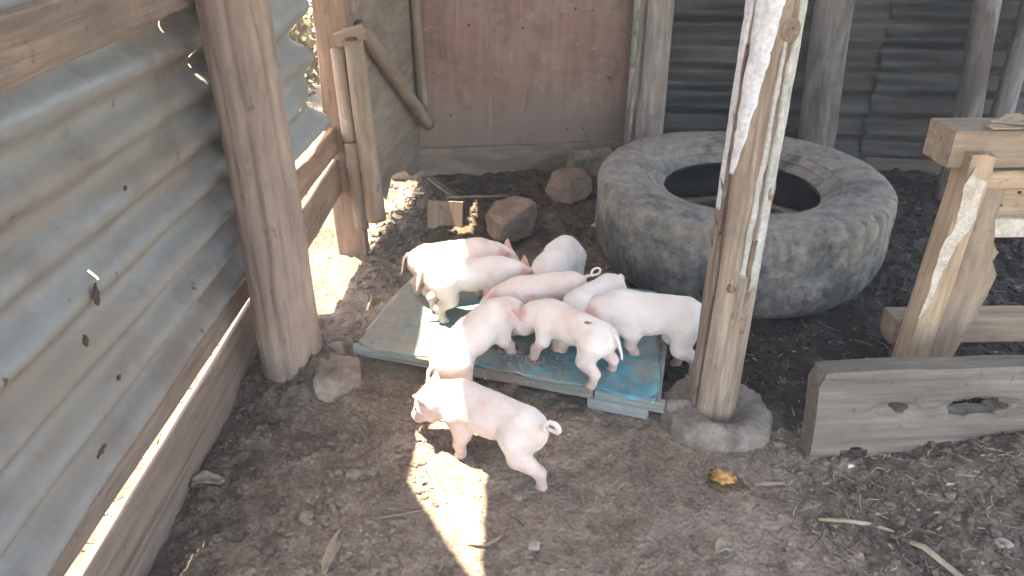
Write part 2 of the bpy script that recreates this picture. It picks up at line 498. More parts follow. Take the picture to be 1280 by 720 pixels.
def board_mesh(L, W, T, mat, seed=0, warp=0.004, rag=0.002, ch=0.004, nseg=None, end_rag=0.004, taper=0.0):
    """sawn board: X 0..L, Y -W/2..W/2, Z -T/2..T/2, eased edges, slightly bowed, ragged"""
    nseg = nseg or max(4, int(L / 0.06))
    prof = []
    nw = 4
    for s, (a, b) in enumerate((((-1, -1), (1, -1)), ((1, -1), (1, 1)), ((1, 1), (-1, 1)), ((-1, 1), (-1, -1)))):
        pass
    hw, ht = W / 2, T / 2
    c = min(ch, ht * 0.6, hw * 0.6)
    for k in range(nw + 1):
        prof.append((-hw + c + (W - 2 * c) * k / nw, -ht))
    prof += [(hw, -ht + c), (hw, ht - c)]
    for k in range(nw + 1):
        prof.append((hw - c - (W - 2 * c) * k / nw, ht))
    prof += [(-hw, ht - c), (-hw, -ht + c)]
    prof = np.array(prof)
    n = len(prof)
    V, F = [], []
    for i in range(nseg + 1):
        x = L * i / nseg
        wob = fbm(x * 2.1, seed * 3.7, 0, seed, 2) * warp
        wob2 = fbm(x * 1.7, seed * 5.1, 3, seed + 3, 2) * warp
        sc = 1 - taper * i / nseg
        for j, (py, pz) in enumerate(prof):
            ex = 0
            if i in (0, nseg):
                ex = end_rag * float(vnoise(py * 60, pz * 60, i, seed + 9))
            e = rag * float(vnoise(x * 9, j * 0.9, 0, seed + 5))
            f = rag * float(vnoise(x * 11, j * 0.9, 4, seed + 6))
            V.append((x + ex, py * sc + wob + e, pz + wob2 + f * 0.6))
    for i in range(nseg):
        for j in range(n):
            k = (j + 1) % n
            F.append((i * n + j, i * n + k, (i + 1) * n + k, (i + 1) * n + j))
    F.append(tuple(range(n))[::-1])
    F.append(tuple(nseg * n + j for j in range(n)))
    F = [f[::-1] for f in F]
    me = new_mesh('board', V, F, mat, smooth=False)
    return me

def board(name, p0, p1, side, W, T, mat, parent=None, seed=0, **kw):
    M, L = frame(p0, p1, side)
    return link(name, board_mesh(L, W, T, mat, seed, **kw), M, parent)

def log_mesh(L, r0, r1, mat, seed=0, grooves=(), nring=56, nseg=None, rough=0.05, sweep=0.0, knots=(), shape=None, z0=0.0):
    """log along local Z; grooves = (angle, width, depth, za, zb)"""
    nseg = nseg or max(8, int(L / 0.03))
    zz = np.linspace(0, L, nseg + 1)
    aa = np.linspace(0, 2 * math.pi, nring, endpoint=False)
    Z, A = np.meshgrid(zz, aa, indexing='ij')
    r = r0 + (r1 - r0) * Z / L
    r = r * (1 + rough * fbm(np.cos(A) * 1.6, np.sin(A) * 1.6, Z * 2.2, seed, 3) + 0.35 * rough * fbm(np.cos(A) * 9, np.sin(A) * 9, Z * 2.5, seed + 4, 2))
    if shape is not None:
        r = r * shape(A, Z)
    for (ga, gw, gd, za, zb) in grooves:
        wander = ga + 0.10 * fbm(Z * 3.1, ga * 7, 0, seed + 21, 3)
        d = np.abs((A - wander + math.pi) % (2 * math.pi) - math.pi) * r
        along = sstep(za - 0.03, za + 0.05, Z) * (1 - sstep(zb - 0.05, zb + 0.03, Z))
        r = r - gd * np.clip(1 - d / gw, 0, 1) ** 0.7 * along
    for (ka, kz, kr, kh) in knots:
        d = np.hypot(((A - ka + math.pi) % (2 * math.pi) - math.pi) * r, Z - kz)
        r = r + kh * np.exp(-(d / kr) ** 2) - kh * 1.3 * np.exp(-(d / (kr * 0.4)) ** 2)
    cx = sweep * fbm(zz * 1.3, 0.5, 0, seed + 31, 2)
    cy = sweep * fbm(zz * 1.3, 9.5, 0, seed + 32, 2)
    V = np.stack([r * np.cos(A) + cx[:, None], r * np.sin(A) + cy[:, None], Z], -1).reshape(-1, 3)
    F = []
    for i in range(nseg):
        for j in range(nring):
            k = (j + 1) % nring
            F.append((i * nring + j, i * nring + k, (i + 1) * nring + k, (i + 1) * nring + j))
    F.append(tuple(range(nring))[::-1])
    F.append(tuple(nseg * nring + j for j in range(nring)))
    return new_mesh('log', V, F, mat)

def zframe(p0, p1, spin=0.0):
    p0, p1 = Vector(p0), Vector(p1)
    z = (p1 - p0).normalized()
    ref = Vector((1, 0, 0)) if abs(z.x) < 0.9 else Vector((0, 1, 0))
    y = z.cross(ref).normalized()
    x = y.cross(z)
    M = Matrix.Translation(p0) @ Matrix((x, y, z)).transposed().to_4x4() @ Matrix.Rotation(spin, 4, 'Z')
    return M, (p1 - p0).length

def log(name, p0, p1, r0, r1, mat, parent=None, seed=0, spin=0.0, **kw):
    M, L = zframe(p0, p1, spin)
    return link(name, log_mesh(L, r0, r1, mat, seed, **kw), M, parent)

def bark_mesh(rfun, za, zb, a_lo, a_hi, mat, thick=0.004, seed=0, nz=40, na=14):
    """curved flake of bark on a log: angles a_lo(t)..a_hi(t) for t along za..zb"""
    V, F = [], []
    for lay in (0, 1):
        for i in range(nz + 1):
            t = i / nz
            z = za + (zb - za) * t
            lo, hi = a_lo(t), a_hi(t)
            lo += 0.035 * float(fbm(z * 16, 1.5, 0, seed, 4, 0.7))
            hi += 0.05 * float(fbm(z * 16, 7.5, 0, seed + 3, 4, 0.7))
            for j in range(na + 1):
                s = j / na
                a = lo + (hi - lo) * s
                edge = min(s, 1 - s) * 2
                r = rfun(z) + (thick * (0.35 + 0.65 * min(1, edge * 3)) if lay else -0.006) + 0.0012 * float(vnoise(z * 40, a * 12, 0, seed + 5))
                V.append((r * math.cos(a), r * math.sin(a), z))
    n = (nz + 1) * (na + 1)
    idx = lambda l, i, j: l * n + i * (na + 1) + j
    for i in range(nz):
        for j in range(na):
            F.append((idx(1, i, j), idx(1, i, j + 1), idx(1, i + 1, j + 1), idx(1, i + 1, j)))
        for j in (0, na):
            q = (idx(0, i, j), idx(1, i, j), idx(1, i + 1, j), idx(0, i + 1, j))
            F.append(q if j == 0 else q[::-1])
    for j in range(na):
        F.append((idx(0, 0, j), idx(0, 0, j + 1), idx(1, 0, j + 1), idx(1, 0, j)))
        F.append((idx(1, nz, j), idx(1, nz, j + 1), idx(0, nz, j + 1), idx(0, nz, j)))
    return new_mesh('bark', V, F, mat)

def corrugated_mesh(L, W, mat, pitch=0.113, amp=0.014, seed=0, holes=(), dent=0.008, phase=0.0, dx=0.012, rag=0.0, edge_curl=None):
    nx, ny = int(L / dx), int(W / pitch * 12)
    xs, ys = np.linspace(0, L, nx + 1), np.linspace(0, W, ny + 1)
    X, Y = np.meshgrid(xs, ys, indexing='ij')
    Z = amp * np.sin(2 * math.pi * Y / pitch + phase) * (1 + 0.25 * fbm(X * 2, Y * 2, 0, seed, 2)) + dent * fbm(X * 2.4, Y * 3.1, 0, seed + 8, 3) + 0.0012 * fbm(X * 18, Y * 18, 0, seed + 2, 2)
    if edge_curl:
        Z = Z + edge_curl(X, Y)
    XX = X + rag * fbm(Y * 9, 0.3, 0, seed + 6, 3) * (np.abs(X / L - 0.5) * 2) ** 8
    YY = Y + 0.006 * fbm(X * 3, 4.4, 0, seed + 7, 3) * (np.abs(Y / W - 0.5) * 2) ** 6
    V = np.stack([XX, YY, Z], -1).reshape(-1, 3)
    F = []
    for i in range(nx):
        for j in range(ny):
            cx, cy = (xs[i] + xs[i + 1]) / 2, (ys[j] + ys[j + 1]) / 2
            if any((cx - hx) ** 2 / (ha * ha) + (cy - hy) ** 2 / (hb * hb) < 1 for hx, hy, ha, hb in holes):
                continue
            F.append((i * (ny + 1) + j, (i + 1) * (ny + 1) + j, (i + 1) * (ny + 1) + j + 1, i * (ny + 1) + j + 1))
    return new_mesh('corrugated', V, F, mat)

def panel_mesh(poly, T, mat, seed=0, rag=0.003, nsub=6):
    """flat panel of thickness T with the outline poly (local XY)"""
    pts = []
    for k in range(len(poly)):
        a, b = Vector(poly[k]), Vector(poly[(k + 1) % len(poly)])
        for s in range(nsub):
            p = a.lerp(b, s / nsub)
            if s:
                p = p + Vector((float(vnoise(p.x * 23, p.y * 23, 0, seed)), float(vnoise(p.x * 23, p.y * 23, 5, seed)))) * rag
            pts.append(p)
    n = len(pts)
    V = [(p.x, p.y, -T / 2) for p in pts] + [(p.x, p.y, T / 2) for p in pts]
    F = [tuple(range(n))[::-1], tuple(range(n, 2 * n))]
    F += [(k, (k + 1) % n, n + (k + 1) % n, n + k) for k in range(n)]
    return new_mesh('panel', V, F, mat, smooth=False)

def rock_mesh(sx, sy, sz, mat, seed=0, box=0.5, rough=0.12, n=14):
    """broken stone: a lumpy ball clipped by random planes (box: how hard it is clipped)"""
    rs = np.random.default_rng(seed + 1000)
    nu, nv = n * 3, int(n * 1.5)
    th = math.pi * np.arange(nv + 1) / nv
    ph = 2 * math.pi * np.arange(nu) / nu
    TH, PH = np.meshgrid(th, ph, indexing='ij')
    d = np.stack([np.sin(TH) * np.cos(PH), np.sin(TH) * np.sin(PH), np.cos(TH)], -1)
    r = 1 + rough * fbm(d[..., 0] * 1.7 + 5, d[..., 1] * 1.7, d[..., 2] * 1.7, seed, 4, 0.55)
    if box > 0.2:
        normals = [np.array(q, float) for q in ((1, 0, 0), (-1, 0, 0), (0, 1, 0), (0, -1, 0), (0, 0, 1), (0, 0, -1))] + [rs.normal(size=3) for _ in range(7)]
        for k, q in enumerate(normals):
            q = q + rs.normal(0, 0.14, 3)
            q = q / np.linalg.norm(q)
            off = (0.82 - 0.32 * box) if k < 6 else (0.98 - 0.30 * box)
            c = d @ q
            lim = np.where(c > 0.05, off / np.maximum(c, 0.05), 9)
            hh = np.clip(0.5 + 0.5 * (r - lim) / 0.035, 0, 1)
            r = r + (lim - r) * hh - (0.035 * hh * (1 - hh)) * (hh < 1)
    r = r + 0.035 * fbm(d[..., 0] * 6, d[..., 1] * 6, d[..., 2] * 6, seed + 3, 3, 0.6)
    V = (d * r[..., None] * np.array([sx, sy, sz])).reshape(-1, 3)
    F = []
    for i in range(nv):
        for j in range(nu):
            k = (j + 1) % nu
            F.append((i * nu + j, (i + 1) * nu + j, (i + 1) * nu + k, i * nu + k))
    return new_mesh('stone', V, F, mat)

def tube_mesh(pts, radii, mat, nr=7, flat=1.0):
    V, F = [], []
    pts = [Vector(p) for p in pts]
    for i, p in enumerate(pts):
        t = (pts[min(i + 1, len(pts) - 1)] - pts[max(i - 1, 0)]).normalized()
        ref = Vector((0, 0, 1)) if abs(t.z) < 0.9 else Vector((1, 0, 0))
        s = t.cross(ref).normalized()
        u = s.cross(t)
        for j in range(nr):
            a = 2 * math.pi * j / nr
            V.append(p + s * math.cos(a) * radii[i] + u * math.sin(a) * radii[i] * flat)
    for i in range(len(pts) - 1):
        for j in range(nr):
            k = (j + 1) % nr
            F.append((i * nr + j, i * nr + k, (i + 1) * nr + k, (i + 1) * nr + j))
    F.append(tuple(range(nr))[::-1])
    F.append(tuple((len(pts) - 1) * nr + j for j in range(nr)))
    return new_mesh('tube', V, F, mat)

# ================================================================= the ground
def ground_z(x, y):
    x, y = np.asarray(x, float), np.asarray(y, float)
    inside = sstep(-1.0, -0.8, x)
    muck = sstep(1.7, 2.2, y) * sstep(0.25, 0.65, x) + 0.5 * sstep(0.65, 0.9, x) + 0.5 * sstep(2.5, 3.0, y) + 0.6 * sstep(0.3, 0.55, -x - 0.1 * y)
    muck = np.clip(muck, 0, 1) * inside
    z = 0.010 * fbm(x * 2.3, y * 2.3, 0, 11, 3)
    z = z + (0.0055 + 0.016 * muck) * fbm(x * 11, y * 11, 0, 12, 4, 0.6)
    z = z + (0.0025 + 0.004 * muck) * fbm(x * 42, y * 42, 0, 14, 3, 0.6)
    z = z + 0.075 * np.exp(-((x - 1.30) / 0.26) ** 2 - ((y - 1.53) / 0.10) ** 2)          # muck heaped against the slotted plank
    z = z + 0.03 * np.exp(-((x + 0.50) / 0.10) ** 2 - ((y - 1.86) / 0.10) ** 2)
    dp_ = np.hypot(x + 0.656, y - 1.93)
    z = z + 0.055 * np.exp(-((dp_ - 0.09) / 0.05) ** 2) * (1 + 0.5 * fbm(x * 14, y * 14, 0, 19, 2))
    z = z + 0.02 * np.exp(-((x - 1.05) / 0.30) ** 2 - ((y - 1.62) / 0.25) ** 2)
    return z - 0.004

def axis(dense0, dense1, step, far0, far1):
    a = np.arange(dense0, dense1 + 1e-6, step)
    lo = dense0 - np.geomspace(0.04, dense0 - far0, 26)[::-1]
    hi = dense1 + np.geomspace(0.04, far1 - dense1, 26)
    return np.concatenate([lo, a, hi])
gx = axis(-1.25, 2.5, 0.0085, -40, 40)
gy = axis(1.0, 3.95, 0.0085, -40, 40)
GX, GY = np.meshgrid(gx, gy, indexing='ij')
GZ = ground_z(GX, GY)
for _ in range(420):                 # trotter prints
    x0, y0 = rng.uniform(-0.75, 2.2), rng.uniform(1.05, 3.6)
    a_, ra, dp = rng.uniform(0, 3.14), rng.uniform(0.008, 0.017), rng.uniform(0.003, 0.009)
    i0, i1 = np.searchsorted(gx, [x0 - 0.06, x0 + 0.06])
    j0, j1 = np.searchsorted(gy, [y0 - 0.06, y0 + 0.06])
    dx_, dy_ = GX[i0:i1, j0:j1] - x0, GY[i0:i1, j0:j1] - y0
    u_ = (dx_ * math.cos(a_) + dy_ * math.sin(a_)) / (ra * 1.5)
    v_ = (-dx_ * math.sin(a_) + dy_ * math.cos(a_)) / ra
    d_ = np.sqrt(u_ * u_ + v_ * v_)
    GZ[i0:i1, j0:j1] += -dp * np.exp(-d_ ** 4) + 0.4 * dp * np.exp(-((d_ - 1.45) / 0.35) ** 2)
nx_, ny_ = len(gx), len(gy)
me = bpy.data.meshes.new('ground')
me.vertices.add(nx_ * ny_)
me.vertices.foreach_set('co', np.stack([GX, GY, GZ], -1).astype(np.float32).ravel())
I, J = np.meshgrid(np.arange(nx_ - 1), np.arange(ny_ - 1), indexing='ij')
q = np.stack([I * ny_ + J, (I + 1) * ny_ + J, (I + 1) * ny_ + J + 1, I * ny_ + J + 1], -1).reshape(-1, 4).astype(np.int32)
me.loops.add(q.size)
me.loops.foreach_set('vertex_index', q.ravel())
me.polygons.add(len(q))
me.polygons.foreach_set('loop_start', np.arange(0, q.size, 4, dtype=np.int32))
me.polygons.foreach_set('use_smooth', np.ones(len(q), bool))
me.update(calc_edges=True)
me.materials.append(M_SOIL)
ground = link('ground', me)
ground['kind'] = 'structure'

def gz(x, y):
    return float(ground_z(x, y))

# ================================================================= the walls
# --- left wall
XL = -0.82
lw = thing('pen_wall', (XL, 1.2, 0), 'left wall of dusty corrugated metal above two brown planks with a bright gap', 'wall')
M, L = frame((XL + 0.026, 0.25, 0.335), (XL + 0.010, 2.36, 0.275), (0, 0.03, 1))
holes = [(1.03, 0.37, 0.006, 0.008), (1.60, 0.745, 0.006, 0.008), (1.735, 0.655, 0.006, 0.009), (1.745, 0.625, 0.005, 0.005)]
sh = link('corrugated_sheet', corrugated_mesh(L, 0.80, M_SHEET, 0.113, 0.0225, 3, holes, 0.007, 1.0, 0.008), M, lw)
add_mod_solid(sh, 0.0012)
board('top_rail', (XL + 0.060, 0.25, 1.105), (XL + 0.045, 1.98, 1.118), (0, 0, 1), 0.10, 0.03, M_PLANK, lw, 5)
board('plank', (XL, 0.25, 0.312), (XL - 0.003, 2.16, 0.2455), (0, 0, 1), 0.135, 0.013, M_PLANK, lw, 8, warp=0.0015, rag=0.0012)
board('plank', (XL + 0.002, 0.25, 0.082), (XL, 2.16, 0.0645), (0, 0, 1), 0.205, 0.022, M_PLANK, lw, 9, warp=0.0015, rag=0.0012)
for k_, (yy_, zz_, w_, h_) in enumerate(((1.255, 0.655, 0.009, 0.022), (1.18, 0.60, 0.007, 0.012), (1.13, 0.385, 0.018, 0.005), (1.25, 0.47, 0.007, 0.005), (1.45, 0.79, 0.005, 0.004))):  # dark panels on the sheet stand in for its open tears
    Mt = Matrix.Translation((XL + 0.044, yy_, zz_)) @ Matrix(((0, 0, 1), (1, 0, 0), (0, 1, 0))).to_4x4() @ Matrix.Rotation(R(-12 + 9 * k_), 4, 'Z')
    link('dark_tear', panel_mesh([(-w_, -h_ * 0.3), (0, -h_), (w_ * 0.8, -h_ * 0.5), (w_, h_ * 0.2), (w_ * 0.2, h_), (-w_ * 0.7, h_ * 0.5)], 0.004, M_NAIL, 60 + k_, 0.004, 3), Mt, lw)
# above the rail, out of the frame: a second sheet and an added slanting panel that cuts the sun patch
M, L = frame((XL - 0.03, 0.25, 1.12), (XL - 0.03, 2.85, 1.12), (0, 0, 1))
up = link('corrugated_sheet', corrugated_mesh(L, 0.81, M_SHEET2, 0.113, 0.0145, 13), M, lw)
add_mod_solid(up, 0.0012)
M, L = frame((XL - 0.06, 0.0, 0.0), (XL - 0.06, 1.0, 0.0), (0, 0, 1))
link('shade_panel', panel_mesh([(0.4, 1.6), (1.84, 1.6), (1.775, 2.03), (1.565, 2.63), (0.4, 2.63)], 0.012, M_PLY_SIDE, 4), M, lw)

# --- left log post and the stones packed round its foot
pl_ = log('log_post', (-0.656, 1.93, -0.12), (-0.661, 1.93, 1.24), 0.090, 0.083, M_LOG_LEFT, None, 3, nring=72,
          grooves=[(R(-88), 0.005, 0.014, 0.0, 1.36), (R(-35), 0.008, 0.022, 0.5, 1.36), (R(-60), 0.0035, 0.008, 0.5, 1.36), (R(-118), 0.004, 0.008, 0.3, 1.1)],
          knots=[(R(-70), 0.62, 0.016, 0.006), (R(-52), 0.36, 0.012, 0.004), (R(-95), 0.48, 0.010, 0.004)], rough=0.035, sweep=0.006)
tag(pl_, 'thick smooth brown log post with long cracks, at the end of the left metal wall', 'post')

def stone(name, loc, size, mat, label, cat='stone', seed=0, rz=0.0, tilt=0.0, box=0.5, rough=0.14, group=None):
    M = Matrix.Translation(loc) @ Matrix.Rotation(rz, 4, 'Z') @ Matrix.Rotation(tilt, 4, 'X')
    return tag(link(name, rock_mesh(*[q * 1.15 for q in size], mat, seed, box, rough, 22), M), label, cat, group)

stone('stone', (-0.515, 1.865, 0.03), (0.075, 0.085, 0.058), M_CLOD_DRY, 'lumpy grey stone packed against the foot of the left log post', seed=41, rz=0.4, rough=0.3, box=0.25)
stone('stone', (-0.55, 2.02, 0.02), (0.05, 0.045, 0.03), M_STONE_GREY, 'small dark stone behind the left log post', seed=43, rough=0.2)

# --- second stretch of the left wall, between log post and timber post
sw = thing('pen_wall', (-0.70, 2.35, 0), 'short wall of curled pale corrugated sheet over two planks behind the left log post', 'wall')
M, L = frame((-0.734, 2.07, 0.508), (-0.672, 2.66, 0.56), (0, 0, 1))
sh = link('corrugated_sheet', corrugated_mesh(L - 0.03, 0.60, M_SHEET2, 0.125, 0.019, 23,
          [(0.32, 0.50, 0.006, 0.008), (0.40, 0.36, 0.006, 0.006), (0.37, 0.14, 0.006, 0.008), (0.45, 0.25, 0.005, 0.006), (0.30, 0.22, 0.006, 0.006)],
          0.012, 0.4, 0.008, 0.05, lambda X, Y: 0.022 * np.clip((X - 0.32) / 0.22, 0, 1) ** 2 * np.sin(Y * 33)), M, sw)
add_mod_solid(sh, 0.0012)
board('plank', (-0.715, 2.0, 0.46), (-0.660, 2.76, 0.473), (0, 0, 1), 0.10, 0.025, M_PLANK_ORANGE, sw, 15)
board('plank', (-0.712, 2.0, 0.285), (-0.660, 2.76, 0.338), (0, 0, 1), 0.135, 0.025, M_PLANK_ORANGE, sw, 16)

# --- timber post with split poles nailed on
tp = thing('timber_post', (-0.635, 2.78, 0), 'reddish squared timber post with split poles nailed to its face', 'post')
board('post', (-0.640, 2.79, -0.06), (-0.628, 2.79, 1.16), (1, 0, 0), 0.115, 0.06, M_PLANK_ORANGE, tp, 21, warp=0.006)
log('split_pole', (-0.583, 2.735, 0.13), (-0.590, 2.735, 0.475), 0.027, 0.026, M_STICK_LOG, tp, 31, nring=20, rough=0.08)
log('split_pole', (-0.596, 2.735, 0.482), (-0.606, 2.735, 0.81), 0.025, 0.024, M_STICK_LOG, tp, 32, nring=20, rough=0.08)
log('split_pole', (-0.522, 2.725, 0.17), (-0.545, 2.725, 0.88), 0.036, 0.033, M_STICK_LOG, tp, 33, nring=24, rough=0.08, grooves=[(R(-70), 0.004, 0.010, 0.0, 0.35)])
board('cleat', (-0.60, 2.70, 0.842), (-0.50, 2.70, 0.872), (0, 0, 1), 0.05, 0.02, M_STICK, tp, 34)
log('nail', (-0.565, 2.69, 0.848), (-0.525, 2.685, 0.852), 0.006, 0.006, M_NAIL, tp, 35, nring=8, nseg=2)

# --- plywood side panel in the corner with its poles
A3, B3 = Vector((-0.62, 2.80, 0)), Vector((-0.455, 3.70, 0))
sp_ = thing('plywood_panel', (-0.54, 3.25, 0), 'grey brown plywood sheet closing the left side near the corner, broken along its bottom', 'panel')
M, L = frame(A3, B3, (0, 0, 1))
link('panel', panel_mesh([(0, 0.13), (0.28, 0.15), (0.36, 0.08), (0.45, 0.16), (0.62, 0.12), (0.74, 0.05), (0.905, 0.03), (0.905, 1.1), (0.42, 1.05), (0.12, 0.90), (0.0, 0.87)], 0.010, M_PLY_SIDE, 6, 0.006), M, sp_)
log('brace_pole', (-0.565, 2.95, 0.845), (-0.405, 3.66, 0.265), 0.030, 0.028, M_STICK_LOG, sp_, 36, nring=22, rough=0.035)
log('upright_pole', (-0.425, 3.64, 0.36), (-0.442, 3.64, 1.16), 0.024, 0.022, M_STICK_LOG, sp_, 37, nring=20, rough=0.035)
log('top_pole', (-0.60, 2.83, 0.865), (-0.515, 3.34, 1.03), 0.012, 0.012, M_STICK_LOG, sp_, 38, nring=12, rough=0.1)
log('top_pole', (-0.57, 2.84, 0.90), (-0.575, 2.90, 1.15), 0.02, 0.02, M_STICK_LOG, sp_, 39, nring=14, rough=0.1)
panel_poly = [(0.0, 0.0), (0.06, 0.02), (0.10, 0.10), (0.02, 0.05)]
M, L = frame(A3 + Vector((0.012, 0.33, 0)), B3 + Vector((0.012, 0.33, 0)), (0, 0, 1))
link('splinter', panel_mesh([(0.02, 0.47), (0.09, 0.50), (0.16, 0.56), (0.05, 0.52)], 0.006, M_NAIL, 3, 0.004), M, sp_)

# --- rear wall
rw = thing('plywood_panel', (0.07, 3.77, 0), 'large worn red brown plywood sheet of the rear wall with a board along its foot', 'panel')
M, L = frame((-0.60, 3.663, 0.137), (0.60, 3.865, 0.10), (0, 0, 1))
link('panel', panel_mesh([(0, 0.012), (L, 0.012), (L, 1.28), (0, 1.28)], 0.012, M_PLY_RED, 7, 0.003, 10), M, rw)
board('foot_board', (-0.60, 3.649, 0.068), (0.60, 3.852, 0.050), (0, 0, 1), 0.155, 0.03, M_PLY_SIDE, rw, 27)
for px_, pz_ in ((0.30, 0.78), (0.38, 0.77), (0.28, 0.20), (0.36, 0.20), (0.05, 0.70), (0.48, 0.45), (-0.30, 0.30), (-0.20, 0.72)):
    t_ = (px_ + 0.44) / 1.04
    y_ = 3.69 + 0.175 * t_ - 0.006
    log('nail', (px_, y_ + 0.004, pz_), (px_, y_ - 0.006, pz_), 0.006, 0.005, M_NAIL, rw, 5, nring=8, nseg=2)

sl = thing('split_log_post', (0.66, 3.78, 0), 'split pale log post with green lichen between red plywood and dark metal sheet', 'post')
sl_trunk = log('trunk', (0.665, 3.78, -0.08), (0.661, 3.78, 1.25), 0.098, 0.088, M_LOG_BACK, sl, 44, nring=64, rough=0.05, sweep=0.008,
    grooves=[(R(-128), 0.016, 0.05, 0.0, 1.33), (R(-80), 0.006, 0.016, 0.5, 1.33), (R(-95), 0.004, 0.012, 0.3, 1.1), (R(-62), 0.005, 0.014, 0.55, 1.33)])
o = link('bark', bark_mesh(lambda z: 0.096 - 0.007 * z, 0.62, 1.32, lambda t: R(-178), lambda t: R(-146 + 6 * t), M_LICHEN, 0.006, 3), zframe((0.665, 3.78, -0.08), (0.661, 3.78, 1.25))[0], sl_trunk)
o = link('bark', bark_mesh(lambda z: 0.096 - 0.007 * z, 0.15, 0.60, lambda t: R(-170), lambda t: R(-142), M_BARK_PALE, 0.005, 4), zframe((0.665, 3.78, -0.08), (0.661, 3.78, 1.25))[0], sl_trunk)

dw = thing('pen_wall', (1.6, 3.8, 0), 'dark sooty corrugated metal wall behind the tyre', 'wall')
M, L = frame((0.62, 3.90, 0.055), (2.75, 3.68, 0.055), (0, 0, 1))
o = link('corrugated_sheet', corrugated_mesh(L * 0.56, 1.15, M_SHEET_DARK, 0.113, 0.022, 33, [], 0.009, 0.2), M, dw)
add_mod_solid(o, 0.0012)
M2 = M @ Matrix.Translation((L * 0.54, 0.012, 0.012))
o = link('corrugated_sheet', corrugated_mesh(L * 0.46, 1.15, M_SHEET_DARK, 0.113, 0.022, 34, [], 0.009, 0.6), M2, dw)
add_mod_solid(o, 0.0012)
board('foot_board', (0.75, 3.895, 0.035), (2.75, 3.69, 0.035), (0, 0, 1), 0.09, 0.02, M_GREYPLANK, dw, 47)

bp = log('log_post', (1.50, 3.64, -0.08), (1.430, 3.64, 1.22), 0.088, 0.082, M_LOG_DARK, None, 51, nring=48, rough=0.04, sweep=0.006,
         grooves=[(R(-125), 0.005, 0.014, 0.3, 0.75)], knots=[(R(-80), 1.05, 0.02, 0.008)])
tag(bp, 'mottled grey log post against dark metal behind the tyre', 'post')
lp = log('leaning_pole', (2.07, 3.36, -0.06), (2.085, 3.62, 1.22), 0.064, 0.048, M_LOG_DARK, None, 52, nring=32, rough=0.06, sweep=0.012)
tag(lp, 'leaning grey pole against the dark metal wall, beside the sawn wooden stand', 'pole')
lp = log('leaning_pole', (2.20, 3.40, -0.06), (2.31, 3.64, 1.20), 0.050, 0.042, M_LOG_DARK, None, 53, nring=32, rough=0.06, sweep=0.012)
tag(lp, 'rightmost leaning pole, thinner, half hidden behind the wooden stand', 'pole')

# --- the roof over the pen (outside the frame): casts the shade, gaps shaped to let the sun patches in
rf = thing('roof', (1.2, 2.5, 2.1), 'unseen corrugated metal roof over the pen, its left eave gap shaped for the sunlight', 'roof')
def roof_sheet(x0, x1, y0, y1, z, seed):
    M, L = frame((x0, y0, z), (x1, y0, z + 0.06 * (x1 - x0)), (0, 1, 0))
    o = link('roof_sheet', corrugated_mesh(L, y1 - y0, M_SHEET, 0.113, 0.014, seed, dx=0.08), M, rf)
    add_mod_solid(o, 0.0015)
roof_sheet(-0.70, 1.6, 0.1, 2.86, 2.10, 61)
roof_sheet(1.55, 3.9, 0.1, 2.62, 2.26, 62)
roof_sheet(-1.05, 1.6, 2.74, 3.27, 2.13, 63)
roof_sheet(-0.81, 1.6, 3.22, 4.3, 2.16, 65)
roof_sheet(-1.05, -0.83, 3.36, 4.3, 2.13, 66)
roof_sheet(1.55, 3.9, 2.55, 4.3, 2.29, 64)
for yy_ in (0.2, 2.5, 4.1):
    board('rafter', (-0.66, yy_, 2.04), (3.8, yy_, 2.31), (0, 1, 0), 0.05, 0.08, M_PLANK, rf, int(yy_ * 10))

